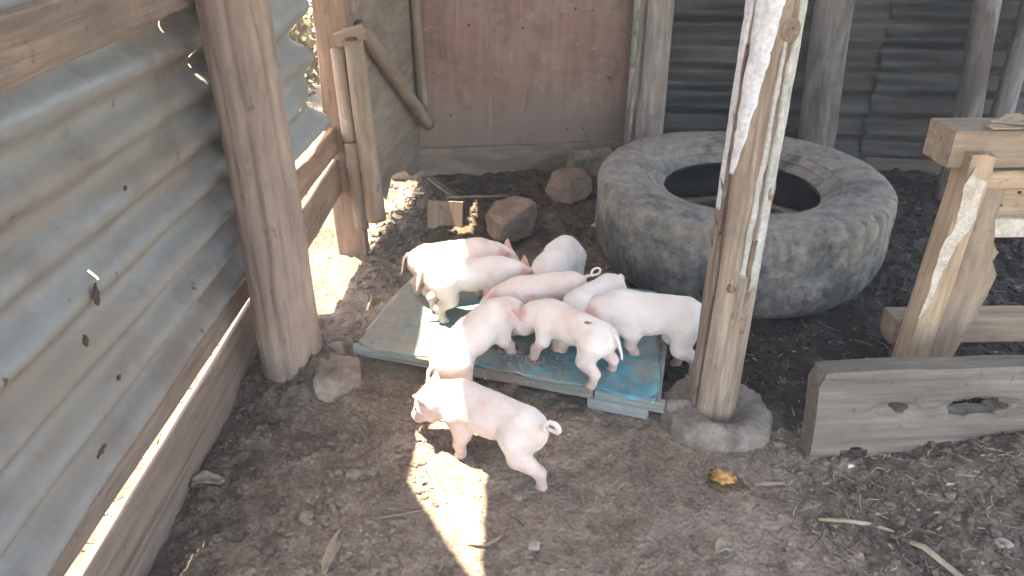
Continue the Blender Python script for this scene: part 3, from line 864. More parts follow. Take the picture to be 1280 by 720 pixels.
# ================================================================= the tyre
def tyre():
    t = thing('truck_tyre', (0.860, 2.72, 0), 'big worn truck tyre lying flat, caked in grey mud', 'tyre')
    prof = [(.286, .300), (.290, .313), (.300, .318), (.312, .326), (.328, .341), (.350, .352), (.380, .361), (.410, .366), (.44, .368), (.472, .367), (.502, .363), (.521, .357), (.532, .343), (.536, .318),
            (.534, .25), (.535, .21), (.535, .17), (.534, .13), (.526, .10), (.514, .07), (.497, .045), (.475, .022), (.44, .006), (.41, .0), (.36, .025), (.32, .065), (.295, .10), (.276, .125),
            (.274, .142), (.288, .152), (.33, .125), (.40, .08), (.46, .08), (.498, .11), (.508, .19), (.498, .27), (.46, .325), (.40, .338), (.34, .315), (.30, .288), (.285, .285)]
    na = 288
    P = np.array(prof)
    npf = len(P)
    A = np.linspace(0, 2 * math.pi, na, endpoint=False)
    V = np.zeros((na, npf, 3))
    for k, (r, z) in enumerate(P):
        ca, sa = np.cos(A), np.sin(A)
        w = 0.003 * fbm(ca * 2.2, sa * 2.2, z * 6, 71, 3)
        w2 = 0.0025 * fbm(ca * 9, sa * 9, z * 14 + r * 9, 72, 3)
        rr = r + w + w2 * (1 if k < 28 else 0)
        zz = z + 0.006 * fbm(ca * 1.3, sa * 1.3, r * 5, 73, 2)
        if 11 <= k <= 19:                # worn lugs: shallow slanted sipes over the shoulder
            ph = (A * 48 / (2 * math.pi) + (z - 0.19) * 2.0 + 0.35 * fbm(ca * 6, sa * 6, 0, 74, 2)) % 1.0
            shoulder = 1.0 if (k <= 13 or k >= 17) else 0.35
            rr = rr - 0.016 * shoulder * (np.abs(ph - 0.5) < 0.085) * (fbm(ca * 3, sa * 3, 5, 75, 2) > -0.35)
        V[:, k] = np.stack([rr * ca, rr * sa, zz], -1)
    F = []
    for i in range(na):
        i2 = (i + 1) % na
        for k in range(npf):
            k2 = (k + 1) % npf
            F.append((i * npf + k, i * npf + k2, i2 * npf + k2, i2 * npf + k))
    M = Matrix.Translation((0.860, 2.72, 0.0)) @ Matrix.Rotation(R(1.0), 4, 'X')
    cm = new_mesh('casing', V.reshape(-1, 3), F, M_RUBBER)
    cm.materials.append(M_LINER)
    cm.materials.append(M_CLOD_DRY)  # paler lower bead: light inside the hole put into its colour
    cm.polygons.foreach_set('material_index', np.array([1 if 32 <= (q % npf) else (2 if 28 <= (q % npf) else 0) for q in range(len(cm.polygons))], dtype=np.int32))
    casing = link('casing', cm, M, t)
    # raised rings moulded on the sidewall
    for rad, zc, w in ((0.318, 0.332, 0.006), (0.352, 0.3535, 0.004), (0.486, 0.3605, 0.003)):
        pts, F2 = [], []
        for i in range(120):
            a = 2 * math.pi * i / 120
            for j in range(6):
                b = 2 * math.pi * j / 6
                pts.append(((rad + w * math.cos(b)) * math.cos(a), (rad + w * math.cos(b)) * math.sin(a), zc + 0.5 * w * math.sin(b) + 0.006 * float(fbm(math.cos(a) * 1.3, math.sin(a) * 1.3, rad * 5, 73, 2))))
        for i in range(120):
            for j in range(6):
                F2.append((i * 6 + j, ((i + 1) % 120) * 6 + j, ((i + 1) % 120) * 6 + (j + 1) % 6, i * 6 + (j + 1) % 6))
        link('sidewall_ring', new_mesh('ring', pts, F2, M_RUBBER), M, casing)
tyre()
stone('stone', (0.99, 2.60, 0.045), (0.055, 0.05, 0.05), M_STONE_GREY, 'pale stone lying inside the hole of the tyre', seed=45, rz=0.6)

# ================================================================= front log post and its concrete collar
fp = thing('log_post', (0.557, 1.73, 0), 'debarked tan log post with a strip of bleached white bark, standing in a concrete collar', 'post')
P0, P1 = (0.557, 1.73, -0.03), (0.566, 1.735, 1.24)
MF, LF = zframe(P0, P1)
fr = lambda z: 0.0645 + (0.060 - 0.0645) * z / LF
trunk = link('trunk', log_mesh(LF, 0.0655, 0.061, M_LOG_FRONT, 91, nring=84, nseg=70, rough=0.03, sweep=0.0,
     grooves=[(R(-152), 0.007, 0.016, 0.42, 1.27), (R(-163), 0.006, 0.012, 0.3, 1.27), (R(-78), 0.004, 0.02, 0.5, 1.05), (R(-96), 0.004, 0.008, 0.2, 0.9), (R(-60), 0.008, 0.012, 0.25, 1.2), (R(-112), 0.003, 0.006, 0.45, 1.1)],
     knots=[(R(-104), 0.50, 0.012, 0.006), (R(-44), 0.72, 0.02, 0.010)]), MF, fp)
link('bark', bark_mesh(fr, 0.76, 1.27, lambda t: R(-153 + 4 * t), lambda t: R(-142 + 52 * min(1, t * 1.3) ** 0.8), M_BARK_WHITE, 0.0035, 92), MF, trunk)
link('bark', bark_mesh(fr, 0.66, 1.27, lambda t: R(-196), lambda t: R(-166 + 6 * t), M_BARK_WHITE, 0.003, 93), MF, trunk)
link('bark', bark_mesh(fr, 0.60, 1.05, lambda t: R(-161 + 3 * t), lambda t: R(-156 + 2 * t), M_BARK_BROWN, 0.004, 94, na=6), MF, trunk)
link('bark', bark_mesh(fr, 0.50, 1.08, lambda t: R(-92 + 10 * t), lambda t: R(-79 + 6 * t), M_BARK_PALE, 0.0025, 95, na=8), MF, trunk)
link('bark', bark_mesh(fr, 0.46, 1.20, lambda t: R(-66 + 10 * t), lambda t: R(-34 + 12 * t), M_BARK_PALE, 0.004, 96, na=8), MF, trunk)
link('bark', bark_mesh(fr, 0.34, 0.60, lambda t: R(-76), lambda t: R(-56), M_BARK_BROWN, 0.002, 97, na=6), MF, trunk)
for a, z, s in ((R(-66), 1.085, 0.021), (R(-106), 0.47, 0.010)):
    Mk = MF @ Matrix.Rotation(a, 4, 'Z') @ Matrix.Translation((fr(z) + 0.001, 0, z)) @ Matrix.Rotation(R(90), 4, 'Y')
    pts, F2 = [], []
    rads = [(1.15, -0.003), (0.95, 0.004), (0.80, -0.001), (0.68, 0.004), (0.45, -0.002), (0.3, 0.002), (0.1, -0.004)]
    for i, (rr, hh) in enumerate(rads):
        for j in range(20):
            b = 2 * math.pi * j / 20
            w = 1 + 0.12 * float(vnoise(math.cos(b) * 1.5, math.sin(b) * 1.5, i, 98))
            pts.append((rr * s * w * 1.15 * math.cos(b), rr * s * w * math.sin(b), hh * s / 0.021))
    for i in range(len(rads) - 1):
        for j in range(20):
            F2.append((i * 20 + j, i * 20 + (j + 1) % 20, (i + 1) * 20 + (j + 1) % 20, (i + 1) * 20 + j))
    F2.append(tuple((len(rads) - 1) * 20 + j for j in range(20)))
    link('knot', new_mesh('knot', pts, F2, M_LOG_FRONT if s > 0.015 else M_BARK_BROWN), Mk, trunk)
# loose splinters on the left edge
for z, a in ((0.62, R(-170)), (0.70, R(-158)), (0.56, R(-174)), (0.86, R(-150))):
    b0 = MF @ Vector((fr(z) * math.cos(a), fr(z) * math.sin(a), z))
    b1 = MF @ Vector(((fr(z) + 0.012) * math.cos(a - 0.1), (fr(z) + 0.012) * math.sin(a - 0.1), z + 0.045))
    link('splinter', tube_mesh([b0, b0.lerp(b1, 0.5), b1], [0.003, 0.0025, 0.0006], M_BARK_BROWN, 5), None, trunk)

def collar():
    na, V, F = 72, [], []
    prof = [(0.045, 0.030), (0.066, 0.044), (0.090, 0.057), (0.112, 0.059), (0.132, 0.056), (0.146, 0.049), (0.155, 0.036), (0.158, 0.015), (0.150, -0.03)]
    for i in range(na):
        a = 2 * math.pi * i / na
        ca, sa = math.cos(a), math.sin(a)
        f = 1 + 0.10 * float(fbm(ca * 1.3, sa * 1.3, 0, 101, 2)) + 0.045 * float(fbm(ca * 7, sa * 7, 0, 102, 2))
        for k, (r, z) in enumerate(prof):
            g_ = 1.0 if k < 2 else f
            h = 0.011 * float(fbm(ca * r * 40, sa * r * 40, 0, 103, 3)) if 1 <= k <= 6 else 0
            V.append((r * g_ * ca, r * g_ * sa, z + h - 0.012 * (ca * 0.6 - sa * 0.3) * (k < 8)))
    n = len(prof)
    for i in range(na):
        for k in range(n - 1):
            i2 = (i + 1) % na
            F.append((i * n + k, i * n + k + 1, i2 * n + k + 1, i2 * n + k))
    o = link('concrete_collar', new_mesh('collar', V, F, M_CONCRETE), Matrix.Translation((0.567, 1.712, 0.0)))
    tag(o, 'round rough concrete pad round the foot of the front log post', 'collar')
collar()

# ================================================================= right: sawn wooden stand and slotted plank
st = thing('wooden_stand', (1.25, 1.88, 0), 'rough stand of raw sawn timber with torn veneer at the right edge', 'stand')
board('leg', (1.140, 1.85, -0.03), (1.165, 1.85, 0.735), (1, 0, 0), 0.062, 0.075, M_RAW, st, 111, ch=0.003)
Mp, Lp = frame((1.165, 1.875, -0.02), (1.175, 1.875, 0.70), (1, 0, 0))
link('side_board', panel_mesh([(0, 0), (0, 0.10), (0.10, 0.105), (0.22, 0.125), (0.34, 0.15), (0.40, 0.155), (0.44, 0.13), (0.47, 0.14), (0.50, 0.115), (0.56, 0.10), (0.70, 0.10), (0.70, 0)], 0.025, M_RAW_DULL, 112, 0.0035, 9), Mp, st)
board('top_beam', (1.095, 1.91, 0.735), (1.75, 1.91, 0.742), (0, 1, 0), 0.125, 0.095, M_RAW_DULL, st, 113, ch=0.005, warp=0.003)
board('rail', (1.196, 1.872, 0.655), (1.75, 1.872, 0.655), (0, 0, 1), 0.05, 0.035, M_RAW, st, 114, warp=0.002)
board('back_board', (1.20, 1.90, 0.585), (1.75, 1.90, 0.585), (0, 0, 1), 0.125, 0.02, M_RAW, st, 115, warp=0.002)
board('rail', (1.196, 1.878, 0.515), (1.75, 1.878, 0.515), (0, 0, 1), 0.055, 0.03, M_PAPER, st, 116, warp=0.003)
board('cross_bar', (1.135, 1.985, 0.145), (1.80, 1.985, 0.150), (0, 0, 1), 0.085, 0.085, M_RAW_DULL, st, 117, warp=0.004, ch=0.008)
board('leg', (1.70, 1.95, -0.03), (1.70, 1.95, 0.70), (1, 0, 0), 0.07, 0.05, M_RAW_DULL, st, 118)
# torn veneer hanging on the leg's narrow face and on the beam
for pts_, off, sd_ in (([(0.44, -0.03), (0.52, -0.036), (0.60, -0.02), (0.71, -0.012), (0.70, 0.02), (0.60, 0.025), (0.55, 0.008), (0.46, -0.008)], -0.0405, 121),
                       ([(0.30, -0.036), (0.46, -0.036), (0.50, -0.01), (0.42, -0.016), (0.34, -0.022)], -0.0395, 122),
                       ([(0.58, -0.025), (0.68, -0.036), (0.74, -0.02), (0.66, -0.002)], -0.0455, 123)):
    Mv, _ = frame((1.140, 1.85 + off, -0.03), (1.165, 1.85 + off, 0.735), (1, 0, 0))
    link('torn_veneer', panel_mesh(pts_, 0.003, M_PAPER, sd_, 0.006, 5), Mv @ Matrix.Rotation(R(2 * (sd_ - 122)), 4, 'X'), st)
for k, (x_, y_, rz_, w_) in enumerate(((1.24, 1.88, 20, 0.07), (1.30, 1.90, -15, 0.09), (1.28, 1.94, 35, 0.05))):
    Mv = Matrix.Translation((x_, y_, 0.789 + 0.003 * k)) @ Matrix.Rotation(R(rz_), 4, 'Z') @ Matrix.Rotation(R(4 - 3 * k), 4, 'Y')
    link('torn_veneer', panel_mesh([(-w_, -0.02), (w_ * 0.6, -0.025), (w_, 0.0), (w_ * 0.3, 0.022), (-w_ * 0.7, 0.012)], 0.0025, M_RAW, 130 + k, 0.008, 5), Mv, st)
for x_, z_ in ((1.245, 0.60), (1.29, 0.575), (1.255, 0.545), (1.33, 0.61)):
    log('nail', (x_, 1.892, z_), (x_, 1.884, z_), 0.004, 0.004, M_NAIL, st, 3, nring=8, nseg=2)

def slotted_plank():
    # outline with two slots, built as a grid with the slot cells left open
    L_, H_, T_ = 0.72, 0.285, 0.065
    dxx = 0.008
    nx, nz = int(L_ / dxx), int(H_ / dxx)
    slots = [(0.225, 0.172, 0.024, 0.014), (0.425, 0.165, 0.080, 0.023)]
    def edge(x):   # rotten notch low on the left
        return 0.018 * math.exp(-((x - 0.12) / 0.04) ** 2)
    V, F = [], []
    for s in (0, 1):
        for i in range(nx + 1):
            for k in range(nz + 1):
                x, z = L_ * i / nx, H_ * k / nz
                cr = 0.018 * max(0, 1 - x / 0.03) * max(0, (z - H_ + 0.04) / 0.04)
                xx = x + 0.004 * float(vnoise(z * 20, 1, 0, 5)) * (i == 0) + cr * (i == 0)
                zz = z + 0.003 * float(fbm(x * 9, 0.5, 0, 6, 2)) * (k == nz) - cr * 0.4 * (k == nz)
                y = (T_ / 2 if s else -T_ / 2) + 0.002 * float(fbm(x * 5, z * 14, s, 7, 3))
                for (sx, sz, sa, sb) in slots:
                    rho = math.hypot((x - sx) / sa, (z - sz) / sb)
                    if abs(rho - 1) * sb < 0.6 * dxx and rho > 0.2:
                        w = (1 + 0.30 * float(vnoise(x * 45, z * 45, 0, 8))) / rho
                        xx, zz = sx + (x - sx) * w, sz + (z - sz) * w
                dish = 0
                for (sx, sz, sa, sb) in slots:
                    d = math.hypot((x - sx + (0.02 if sa < 0.05 else 0)) / (sa + 0.045), (z - sz) / (sb * 1.7))
                    dish = max(dish, 0.022 * max(0, 1 - d * d))
                if not s:
                    y += dish
                V.append((xx, y, zz))
    n = (nx + 1) * (nz + 1)
    idx = lambda s, i, k: s * n + i * (nz + 1) + k
    open_ = lambda i, k: any((((i + .5) * dxx - sx) / sa) ** 2 + (((k + .5) * H_ / nz - sz) / sb) ** 2 < 1 for sx, sz, sa, sb in slots) or ((k + .5) * H_ / nz < 0.045 + edge((i + .5) * dxx) and 0.08 < (i + .5) * dxx < 0.15)
    for i in range(nx):
        for k in range(nz):
            if open_(i, k):
                continue
            F.append((idx(0, i, k), idx(0, i + 1, k), idx(0, i + 1, k + 1), idx(0, i, k + 1)))
            F.append((idx(1, i, k), idx(1, i, k + 1), idx(1, i + 1, k + 1), idx(1, i + 1, k)))
            for di, dk, e in ((-1, 0, ((i, k), (i, k + 1))), (1, 0, ((i + 1, k + 1), (i + 1, k))), (0, -1, ((i + 1, k), (i, k))), (0, 1, ((i, k + 1), (i + 1, k + 1)))):
                a, b = i + di, k + dk
                if not (0 <= a < nx and 0 <= b < nz) or open_(a, b):
                    (i0, k0), (i1, k1) = e
                    F.append((idx(0, i0, k0), idx(0, i1, k1), idx(1, i1, k1), idx(1, i0, k0)))
    Mp = Matrix.Translation((0.765, 1.56, -0.022)) @ Matrix.Rotation(R(3.0), 4, 'Z') @ Matrix.Rotation(R(-7), 4, 'X')
    o = link('slotted_plank', new_mesh('plank', V, F, M_GREYPLANK, smooth=False), Mp)
    tag(o, 'thick weathered grey plank on edge with two slots, half buried before the stand', 'plank')
slotted_plank()

# ================================================================= the feeding platform
PZ = 0.095
FL, FRt, BR, BL = Vector((-0.476, 1.956, 0)), Vector((0.399, 1.674, 0)), Vector((0.49, 2.28, 0)), Vector((-0.31, 2.55, 0))
pf = thing('feeding_platform', (0.0, 2.1, 0), 'low wooden feeding platform topped with a peeling blue painted sheet', 'platform')
ex = (FRt - FL).normalized()
ey = Vector((-ex.y, ex.x, 0))
Lf = (FRt - FL).length
def pfp(u, v, z):
    return FL + ex * u + ey * v + Vector((0, 0, z))
nU, nV = 70, 46
V, F = [], []
for i in range(nU + 1):
    for j in range(nV + 1):
        u, v = i / nU, j / nV
        p = FL.lerp(FRt, u).lerp(BL.lerp(BR, u), v)
        e = 0.010 * float(fbm(u * 9, v * 6, 0, 141, 3))
        edge = max(0, abs(u - 0.5) * 2 - 0.94) / 0.06, max(0, abs(v - 0.5) * 2 - 0.92) / 0.08
        k = max(edge)
        p = p + ex * e * 0.5 * (i in (0, nU)) + ey * e * (j in (0, nV))
        if i == nU and j < 3:
            p = p - ex * 0.02 * (3 - j) / 3
        z = PZ + 0.0022 * float(fbm(u * 5, v * 4, 0, 142, 3)) + k * 0.005 * float(fbm(u * 14, v * 9, 0, 143, 2))
        V.append(FL * 0 + Vector((p.x, p.y, z)))
for i in range(nU):
    for j in range(nV):
        F.append((i * (nV + 1) + j, (i + 1) * (nV + 1) + j, (i + 1) * (nV + 1) + j + 1, i * (nV + 1) + j + 1))
Ms = Matrix.Translation(FL) @ Matrix(((ex.x, ey.x, 0), (ex.y, ey.y, 0), (0, 0, 1))).to_4x4()
Vi = [Ms.inverted() @ v for v in V]
o = link('painted_sheet', new_mesh('sheet', Vi, F, M_BLUE), Ms, pf)
add_mod_solid(o, 0.003)
board('front_rail', pfp(-0.005, 0.012, 0.072), pfp(Lf * 0.80, 0.012, 0.072), (0, 0, 1), 0.034, 0.024, M_BLUEWOOD, pf, 151)
board('front_rail', pfp(Lf * 0.805, 0.010, 0.072), pfp(Lf + 0.012, 0.010, 0.070), (0, 0, 1), 0.032, 0.026, M_BLUEWOOD, pf, 152)
board('side_rail', pfp(-0.002, 0.03, 0.07), pfp(0.02, 0.58, 0.07), (0, 0, 1), 0.034, 0.024, M_PLANK, pf, 153)
board('side_rail', pfp(Lf - 0.012, 0.03, 0.07), pfp(Lf - 0.05, 0.58, 0.07), (0, 0, 1), 0.034, 0.024, M_BLUEWOOD, pf, 154)
for k in range(5):
    v_ = 0.075 + 0.115 * k
    board('deck_board', pfp(0.02, v_, 0.080), pfp(Lf - 0.03, v_, 0.080), tuple(ey), 0.10, 0.016, M_PLANK, pf, 155 + k, warp=0.001, nseg=8)
for u_ in (0.03, Lf * 0.42, Lf * 0.78):
    v_ = 0.052 if u_ > 0.5 else 0.11
    board('skid', pfp(u_, v_, 0.026), pfp(u_ + (0.17 if u_ > 0.5 else 0.12), v_, 0.026), tuple(ey), 0.05, 0.056, M_BLUEWOOD, pf, int(160 + u_ * 10), nseg=4)
    board('skid', pfp(u_, 0.54, 0.026), pfp(u_ + 0.12, 0.54, 0.026), tuple(ey), 0.05, 0.056, M_PLANK, pf, int(170 + u_ * 10), nseg=4)

# ================================================================= loose stones and bits at the back
stone('stone', (-0.005, 2.95, 0.065), (0.125, 0.10, 0.095), M_STONE_RED, 'blocky brown stone behind the piglets, the nearest of the loose stones', seed=46, rz=0.5, box=0.6)
stone('stone', (0.265, 3.40, 0.05), (0.10, 0.10, 0.085), M_STONE_RED, 'reddish broken stone in front of the rear wall', seed=47, rz=0.9, box=0.55)
stone('concrete_block', (0.39, 3.68, 0.075), (0.15, 0.065, 0.09), M_CONCRETE, 'broken grey concrete block against the rear wall beside the tyre', 'block', seed=48, rz=0.2, box=0.7, rough=0.16)
o = board('wood_offcut', (-0.29, 3.02, 0.0), (-0.285, 3.05, 0.115), (1, 0.1, 0), 0.15, 0.02, M_RAW_DULL, None, 181, nseg=4)
tag(o, 'small square wood offcut on the ground behind the piglets, sunlit corner', 'offcut')
o = board('wood_offcut', (-0.40, 3.60, 0.02), (-0.26, 3.36, 0.012), (0.9, 0.5, 0), 0.035, 0.012, M_PLANK, None, 182, nseg=6)
tag(o, 'narrow brown stake lying from the rear wall across the dirt', 'stake')

# ================================================================= piglets
def seg(P, a, b, r1, r2, yk=1.0, zk=1.0):
    a, b = np.array(a, float), np.array(b, float)
    ba = b - a
    t = np.clip(((P - a) @ ba) / max(1e-9, ba @ ba), 0, 1)
    v = P - a - t[:, None] * ba
    return np.sqrt(v[:, 0] ** 2 + (v[:, 1] * yk) ** 2 + (v[:, 2] * zk) ** 2) - (r1 + (r2 - r1) * t)

def smin(a, b, k):
    h = np.clip(0.5 + 0.5 * (b - a) / k, 0, 1)
    return b + (a - b) * h - k * h * (1 - h)

def surface_nets(D, org, h):
    nx, ny, nz = D.shape
    inside = D < 0
    c = [(a, b, d) for a in (0, 1) for b in (0, 1) for d in (0, 1)]
    sl = lambda a, b, d: (slice(a, nx - 1 + a), slice(b, ny - 1 + b), slice(d, nz - 1 + d))
    cnt = sum(inside[sl(*q)].astype(np.int8) for q in c)
    act = (cnt > 0) & (cnt < 8)
    ids = -np.ones(act.shape, np.int64)
    cells = np.argwhere(act)
    ids[act] = np.arange(len(cells))
    acc = np.zeros((len(cells), 3))
    num = np.zeros(len(cells))
    for q in c:
        for ax in range(3):
            if q[ax] == 0:
                q2 = list(q)
                q2[ax] = 1
                d0 = D[cells[:, 0] + q[0], cells[:, 1] + q[1], cells[:, 2] + q[2]]
                d1 = D[cells[:, 0] + q2[0], cells[:, 1] + q2[1], cells[:, 2] + q2[2]]
                s = (d0 < 0) != (d1 < 0)
                t = np.where(s, d0 / np.where(s, d0 - d1, 1), 0)
                p = np.tile(np.array(q, float), (len(cells), 1))
                p[:, ax] += t
                acc[s] += p[s]
                num[s] += 1
    V = org + h * (cells + acc / num[:, None])
    Fs = []
    for ax in range(3):
        u, w = (ax + 1) % 3, (ax + 2) % 3
        s0 = [slice(None)] * 3
        s1 = [slice(None)] * 3
        s0[ax], s1[ax] = slice(0, D.shape[ax] - 1), slice(1, D.shape[ax])
        a, b = inside[tuple(s0)], inside[tuple(s1)]
        ed = np.argwhere(a != b)
        ok = (ed[:, u] > 0) & (ed[:, w] > 0) & (ed[:, u] < D.shape[u] - 1) & (ed[:, w] < D.shape[w] - 1)
        ed = ed[ok]
        flip = ~a[tuple(ed.T)]
        def cid(du, dw):
            e = ed.copy()
            e[:, u] += du
            e[:, w] += dw
            return ids[tuple(e.T)]
        f = np.stack([cid(-1, -1), cid(0, -1), cid(0, 0), cid(-1, 0)], -1)
        f[flip] = f[flip][:, ::-1]
        Fs.append(f)
    return V, np.concatenate(Fs)

def rotv(v, yaw, pitch):
    x, y, z = v
    x, z = x * math.cos(pitch) - z * math.sin(pitch), x * math.sin(pitch) + z * math.cos(pitch)
    x, y = x * math.cos(yaw) - y * math.sin(yaw), x * math.sin(yaw) + y * math.cos(yaw)
    return np.array([x, y, z])

NPIG = [0]
def make_piglet(label, loc, heading, feet, head_yaw=0.0, head_pitch=-0.3, neck_drop=0.0, bend=0.0, body_pitch=0.0, hip_dz=0.0, scale=1.0, tail='curl', skin=0, ear_up=0.3, arch=0.0):
    """local frame: +X ahead, +Y left; feet = front-left, front-right, hind-left, hind-right as (dx, dy, dz)"""
    piv = np.array([0, 0, 0.150])
    NPIG[0] += 1
    sd0 = NPIG[0] * 31
    girth = 1 + 0.05 * math.sin(NPIG[0] * 2.4)
    def body(p, side=0.0):
        q = np.array(p, float)
        k = bend * q[0] / 0.1
        yaw = k
        q2 = np.array([q[0], q[1] + 0.5 * k * q[0], q[2] + arch * (1 - (q[0] / 0.12) ** 2)])
        return piv + rotv(q2 - piv, 0.0, body_pitch) + np.array([0, 0, hip_dz])
    hip, waist, mid, chest, sho = [body(p) for p in ((-0.098, 0, 0.148), (-0.045, 0, 0.150), (0.0, 0, 0.146), (0.055, 0, 0.146), (0.092, 0, 0.150))]
    rump = body((-0.122, 0, 0.146))
    hy = bend * 1.2 + head_yaw * 0.5
    neck = sho + rotv((0.052, 0, 0.010 - neck_drop * 0.5), hy, body_pitch + head_pitch * 0.35)
    yaw, pit = bend * 1.3 + head_yaw, body_pitch + head_pitch
    hx, hl, hu = rotv((1, 0, 0), yaw, pit), rotv((0, 1, 0), yaw, pit), rotv((0, 0, 1), yaw, pit)
    skull = neck + rotv((0.045, 0, 0.004 - neck_drop * 0.5), head_yaw * 0.8 + bend * 1.3, body_pitch + head_pitch * 0.7)
    cheek = skull + hx * 0.018 - hu * 0.010
    snout0, snout1 = skull + hx * 0.036 - hu * 0.009, skull + hx * 0.062 - hu * 0.014
    prims = []      # (a, b, r1, r2, yk, zk, k)
    prims += [(rump, hip, 0.044, 0.0545, 1.10, 1, 0.02), (hip, waist, 0.0545, 0.0525, 1.12, 1, 0.02), (waist, mid, 0.0525, 0.0565, 1.10, 1, 0.02), (mid, chest, 0.0565, 0.0565, 1.10, 1, 0.02), (chest, sho, 0.0565, 0.053, 1.12, 1, 0.02), (sho, neck, 0.053, 0.043, 1.05, 1, 0.02),
              (neck, skull, 0.046, 0.0425, 1.0, 1, 0.02), (cheek, snout0, 0.0395, 0.0295, 1, 1, 0.02), (snout0, snout1, 0.027, 0.0225, 1, 1, 0.014)]
    legs = []
    for i, (dx, dy, dz) in enumerate(feet):
        s = 1 if i % 2 == 0 else -1
        if i < 2:
            top = body((0.082, s * 0.030, 0.128))
            foot = np.array([0.088 + dx, s * 0.036 + dy, 0.010 + dz])
            el = top * 0.56 + foot * 0.44 + np.array([-0.014, s * 0.004, 0.006])
            kn = top * 0.26 + foot * 0.74 + np.array([0.004, 0, 0])
            fet = foot + np.array([0.004, 0, 0])
            legs.append(([top, el, kn, foot], [0.036, 0.0230, 0.0158, 0.0132]))
        else:
            top = body((-0.100, s * 0.028, 0.135))
            foot = np.array([-0.112 + dx, s * 0.036 + dy, 0.010 + dz])
            kn = top * 0.58 + foot * 0.42 + np.array([0.022, s * 0.006, 0.0])
            hk = top * 0.30 + foot * 0.70 + np.array([-0.014, 0, 0.004])
            legs.append(([top, kn, hk, foot], [0.047, 0.0280, 0.0155, 0.0132]))
    # bounds
    allp = np.array([p for pr in prims for p in pr[:2]] + [p for l in legs for p in l[0]])
    lo, hi = allp.min(0) - 0.085, allp.max(0) + 0.085
    lo[2] = allp[:, 2].min() - 0.025
    h = 0.0041
    n = np.ceil((hi - lo) / h).astype(int)
    ax = [lo[k] + h * np.arange(n[k]) for k in range(3)]
    G = np.stack(np.meshgrid(*ax, indexing='ij'), -1).reshape(-1, 3)
    D = np.full(len(G), 1.0)
    for (a, b, r1, r2, yk, zk, k) in prims:
        fat = girth if zk == 1 and r1 > 0.043 else 1.0
        D = smin(D, seg(G, a, b, r1 * fat, r2 * fat, yk, zk), k)
    for pts, rad in legs:
        box = np.all((G > np.min(pts, 0) - 0.07) & (G < np.max(pts, 0) + 0.07), axis=1)
        Q = G[box]
        d = np.full(len(Q), 1.0)
        for q in range(3):
            d = smin(d, seg(Q, pts[q], pts[q + 1], rad[q], rad[q + 1]), 0.010)
        ft = pts[3]
        for s in (-1, 1):        # cloven hoof
            d = smin(d, seg(Q, ft + (0.004, s * 0.0052, 0.003), ft + (0.015, s * 0.0058, -0.003), 0.0095, 0.0070), 0.003)
        D[box] = smin(D[box], d, 0.016)
    # ears: flattened cones from the sides of the skull
    ears = []
    for s in (-1, 1):
        base = skull - hx * 0.006 + hl * s * 0.030 + hu * 0.024
        tipd = hl * s * (0.62 - ear_up * 0.4) + hu * (0.45 + ear_up) - hx * 0.42
        tipd /= np.linalg.norm(tipd)
        nrm = np.cross(tipd, np.cross(hx * 0.55 + hl * s * 0.8 + hu * 0.1, tipd))
        nrm /= np.linalg.norm(nrm)
        wid = np.cross(nrm, tipd)
        Fm = np.stack([tipd, wid, nrm], 1)
        box = np.linalg.norm(G - base, axis=1) < 0.075
        Q = (G[box] - base) @ Fm
        Q[:, 2] += 8.0 * Q[:, 1] ** 2 - 0.12 * Q[:, 0]        # cupped
        Q2 = Q * np.array([1, 1, 4.0])
        e = seg(Q2, (0.0, 0, 0), (0.038, 0, 0), 0.0270, 0.0100) * 0.45
        D[box] = smin(D[box], e, 0.006)
        ears.append(base + tipd * 0.025)
    # snout disc, mouth line and nostrils
    Q = G - snout1
    t = Q @ hx
    rad = np.linalg.norm(Q - t[:, None] * hx, axis=1)
    disc = np.maximum(np.abs(t - 0.014) - 0.0045, rad - 0.0212)
    D = smin(D, disc, 0.006)
    for s in (-1, 1):
        nos = snout1 + hx * 0.020 + hl * s * 0.0075 + hu * 0.001
        D = np.maximum(D, -(np.linalg.norm(G - nos, axis=1) - 0.0038))
    # tail
    tb = body((-0.162, 0, 0.182))
    back = rotv((-1, 0, 0), 0, body_pitch)
    tpts = [body((-0.145, 0, 0.172)), tb]
    if tail == 'curl':
        for k in range(1, 10):
            a = k / 9 * 2 * math.pi * 0.92
            tpts.append(tb + np.array(back) * (0.012 + 0.020 * math.sin(a) * 0.9 + 0.016) + np.array([0, 0.004 * k * 0.5, 0.017 - 0.017 * math.cos(a)]))
        tpts[2:] = [p for p in tpts[2:]]
    else:
        for k in range(1, 7):
            tpts.append(tb + np.array([-0.010 - 0.003 * k, 0.003 * math.sin(k), -0.012 * k]))
    for k in range(len(tpts) - 1):
        ra, rb = [0.0062 - 0.0026 * (k + q) / len(tpts) for q in (0, 1)]
        box = np.linalg.norm(G - tpts[k], axis=1) < 0.06
        D[box] = smin(D[box], seg(G[box], tpts[k], tpts[k + 1], ra, rb), 0.005)
    V, Fq = surface_nets(D.reshape(n), lo, h)
    # a light relaxation
    e = np.concatenate([Fq[:, [0, 1]], Fq[:, [1, 2]], Fq[:, [2, 3]], Fq[:, [3, 0]]])
    deg = np.bincount(np.concatenate([e[:, 0], e[:, 1]]), minlength=len(V)).astype(float)
    for _ in range(3):
        S = np.stack([np.bincount(e[:, 0], V[e[:, 1], k], len(V)) + np.bincount(e[:, 1], V[e[:, 0], k], len(V)) for k in range(3)], 1)
        V = V * 0.55 + 0.45 * S / deg[:, None]
    # skin: folds and uneven flesh, pushed along the normals
    fn = np.cross(V[Fq[:, 2]] - V[Fq[:, 0]], V[Fq[:, 3]] - V[Fq[:, 1]])
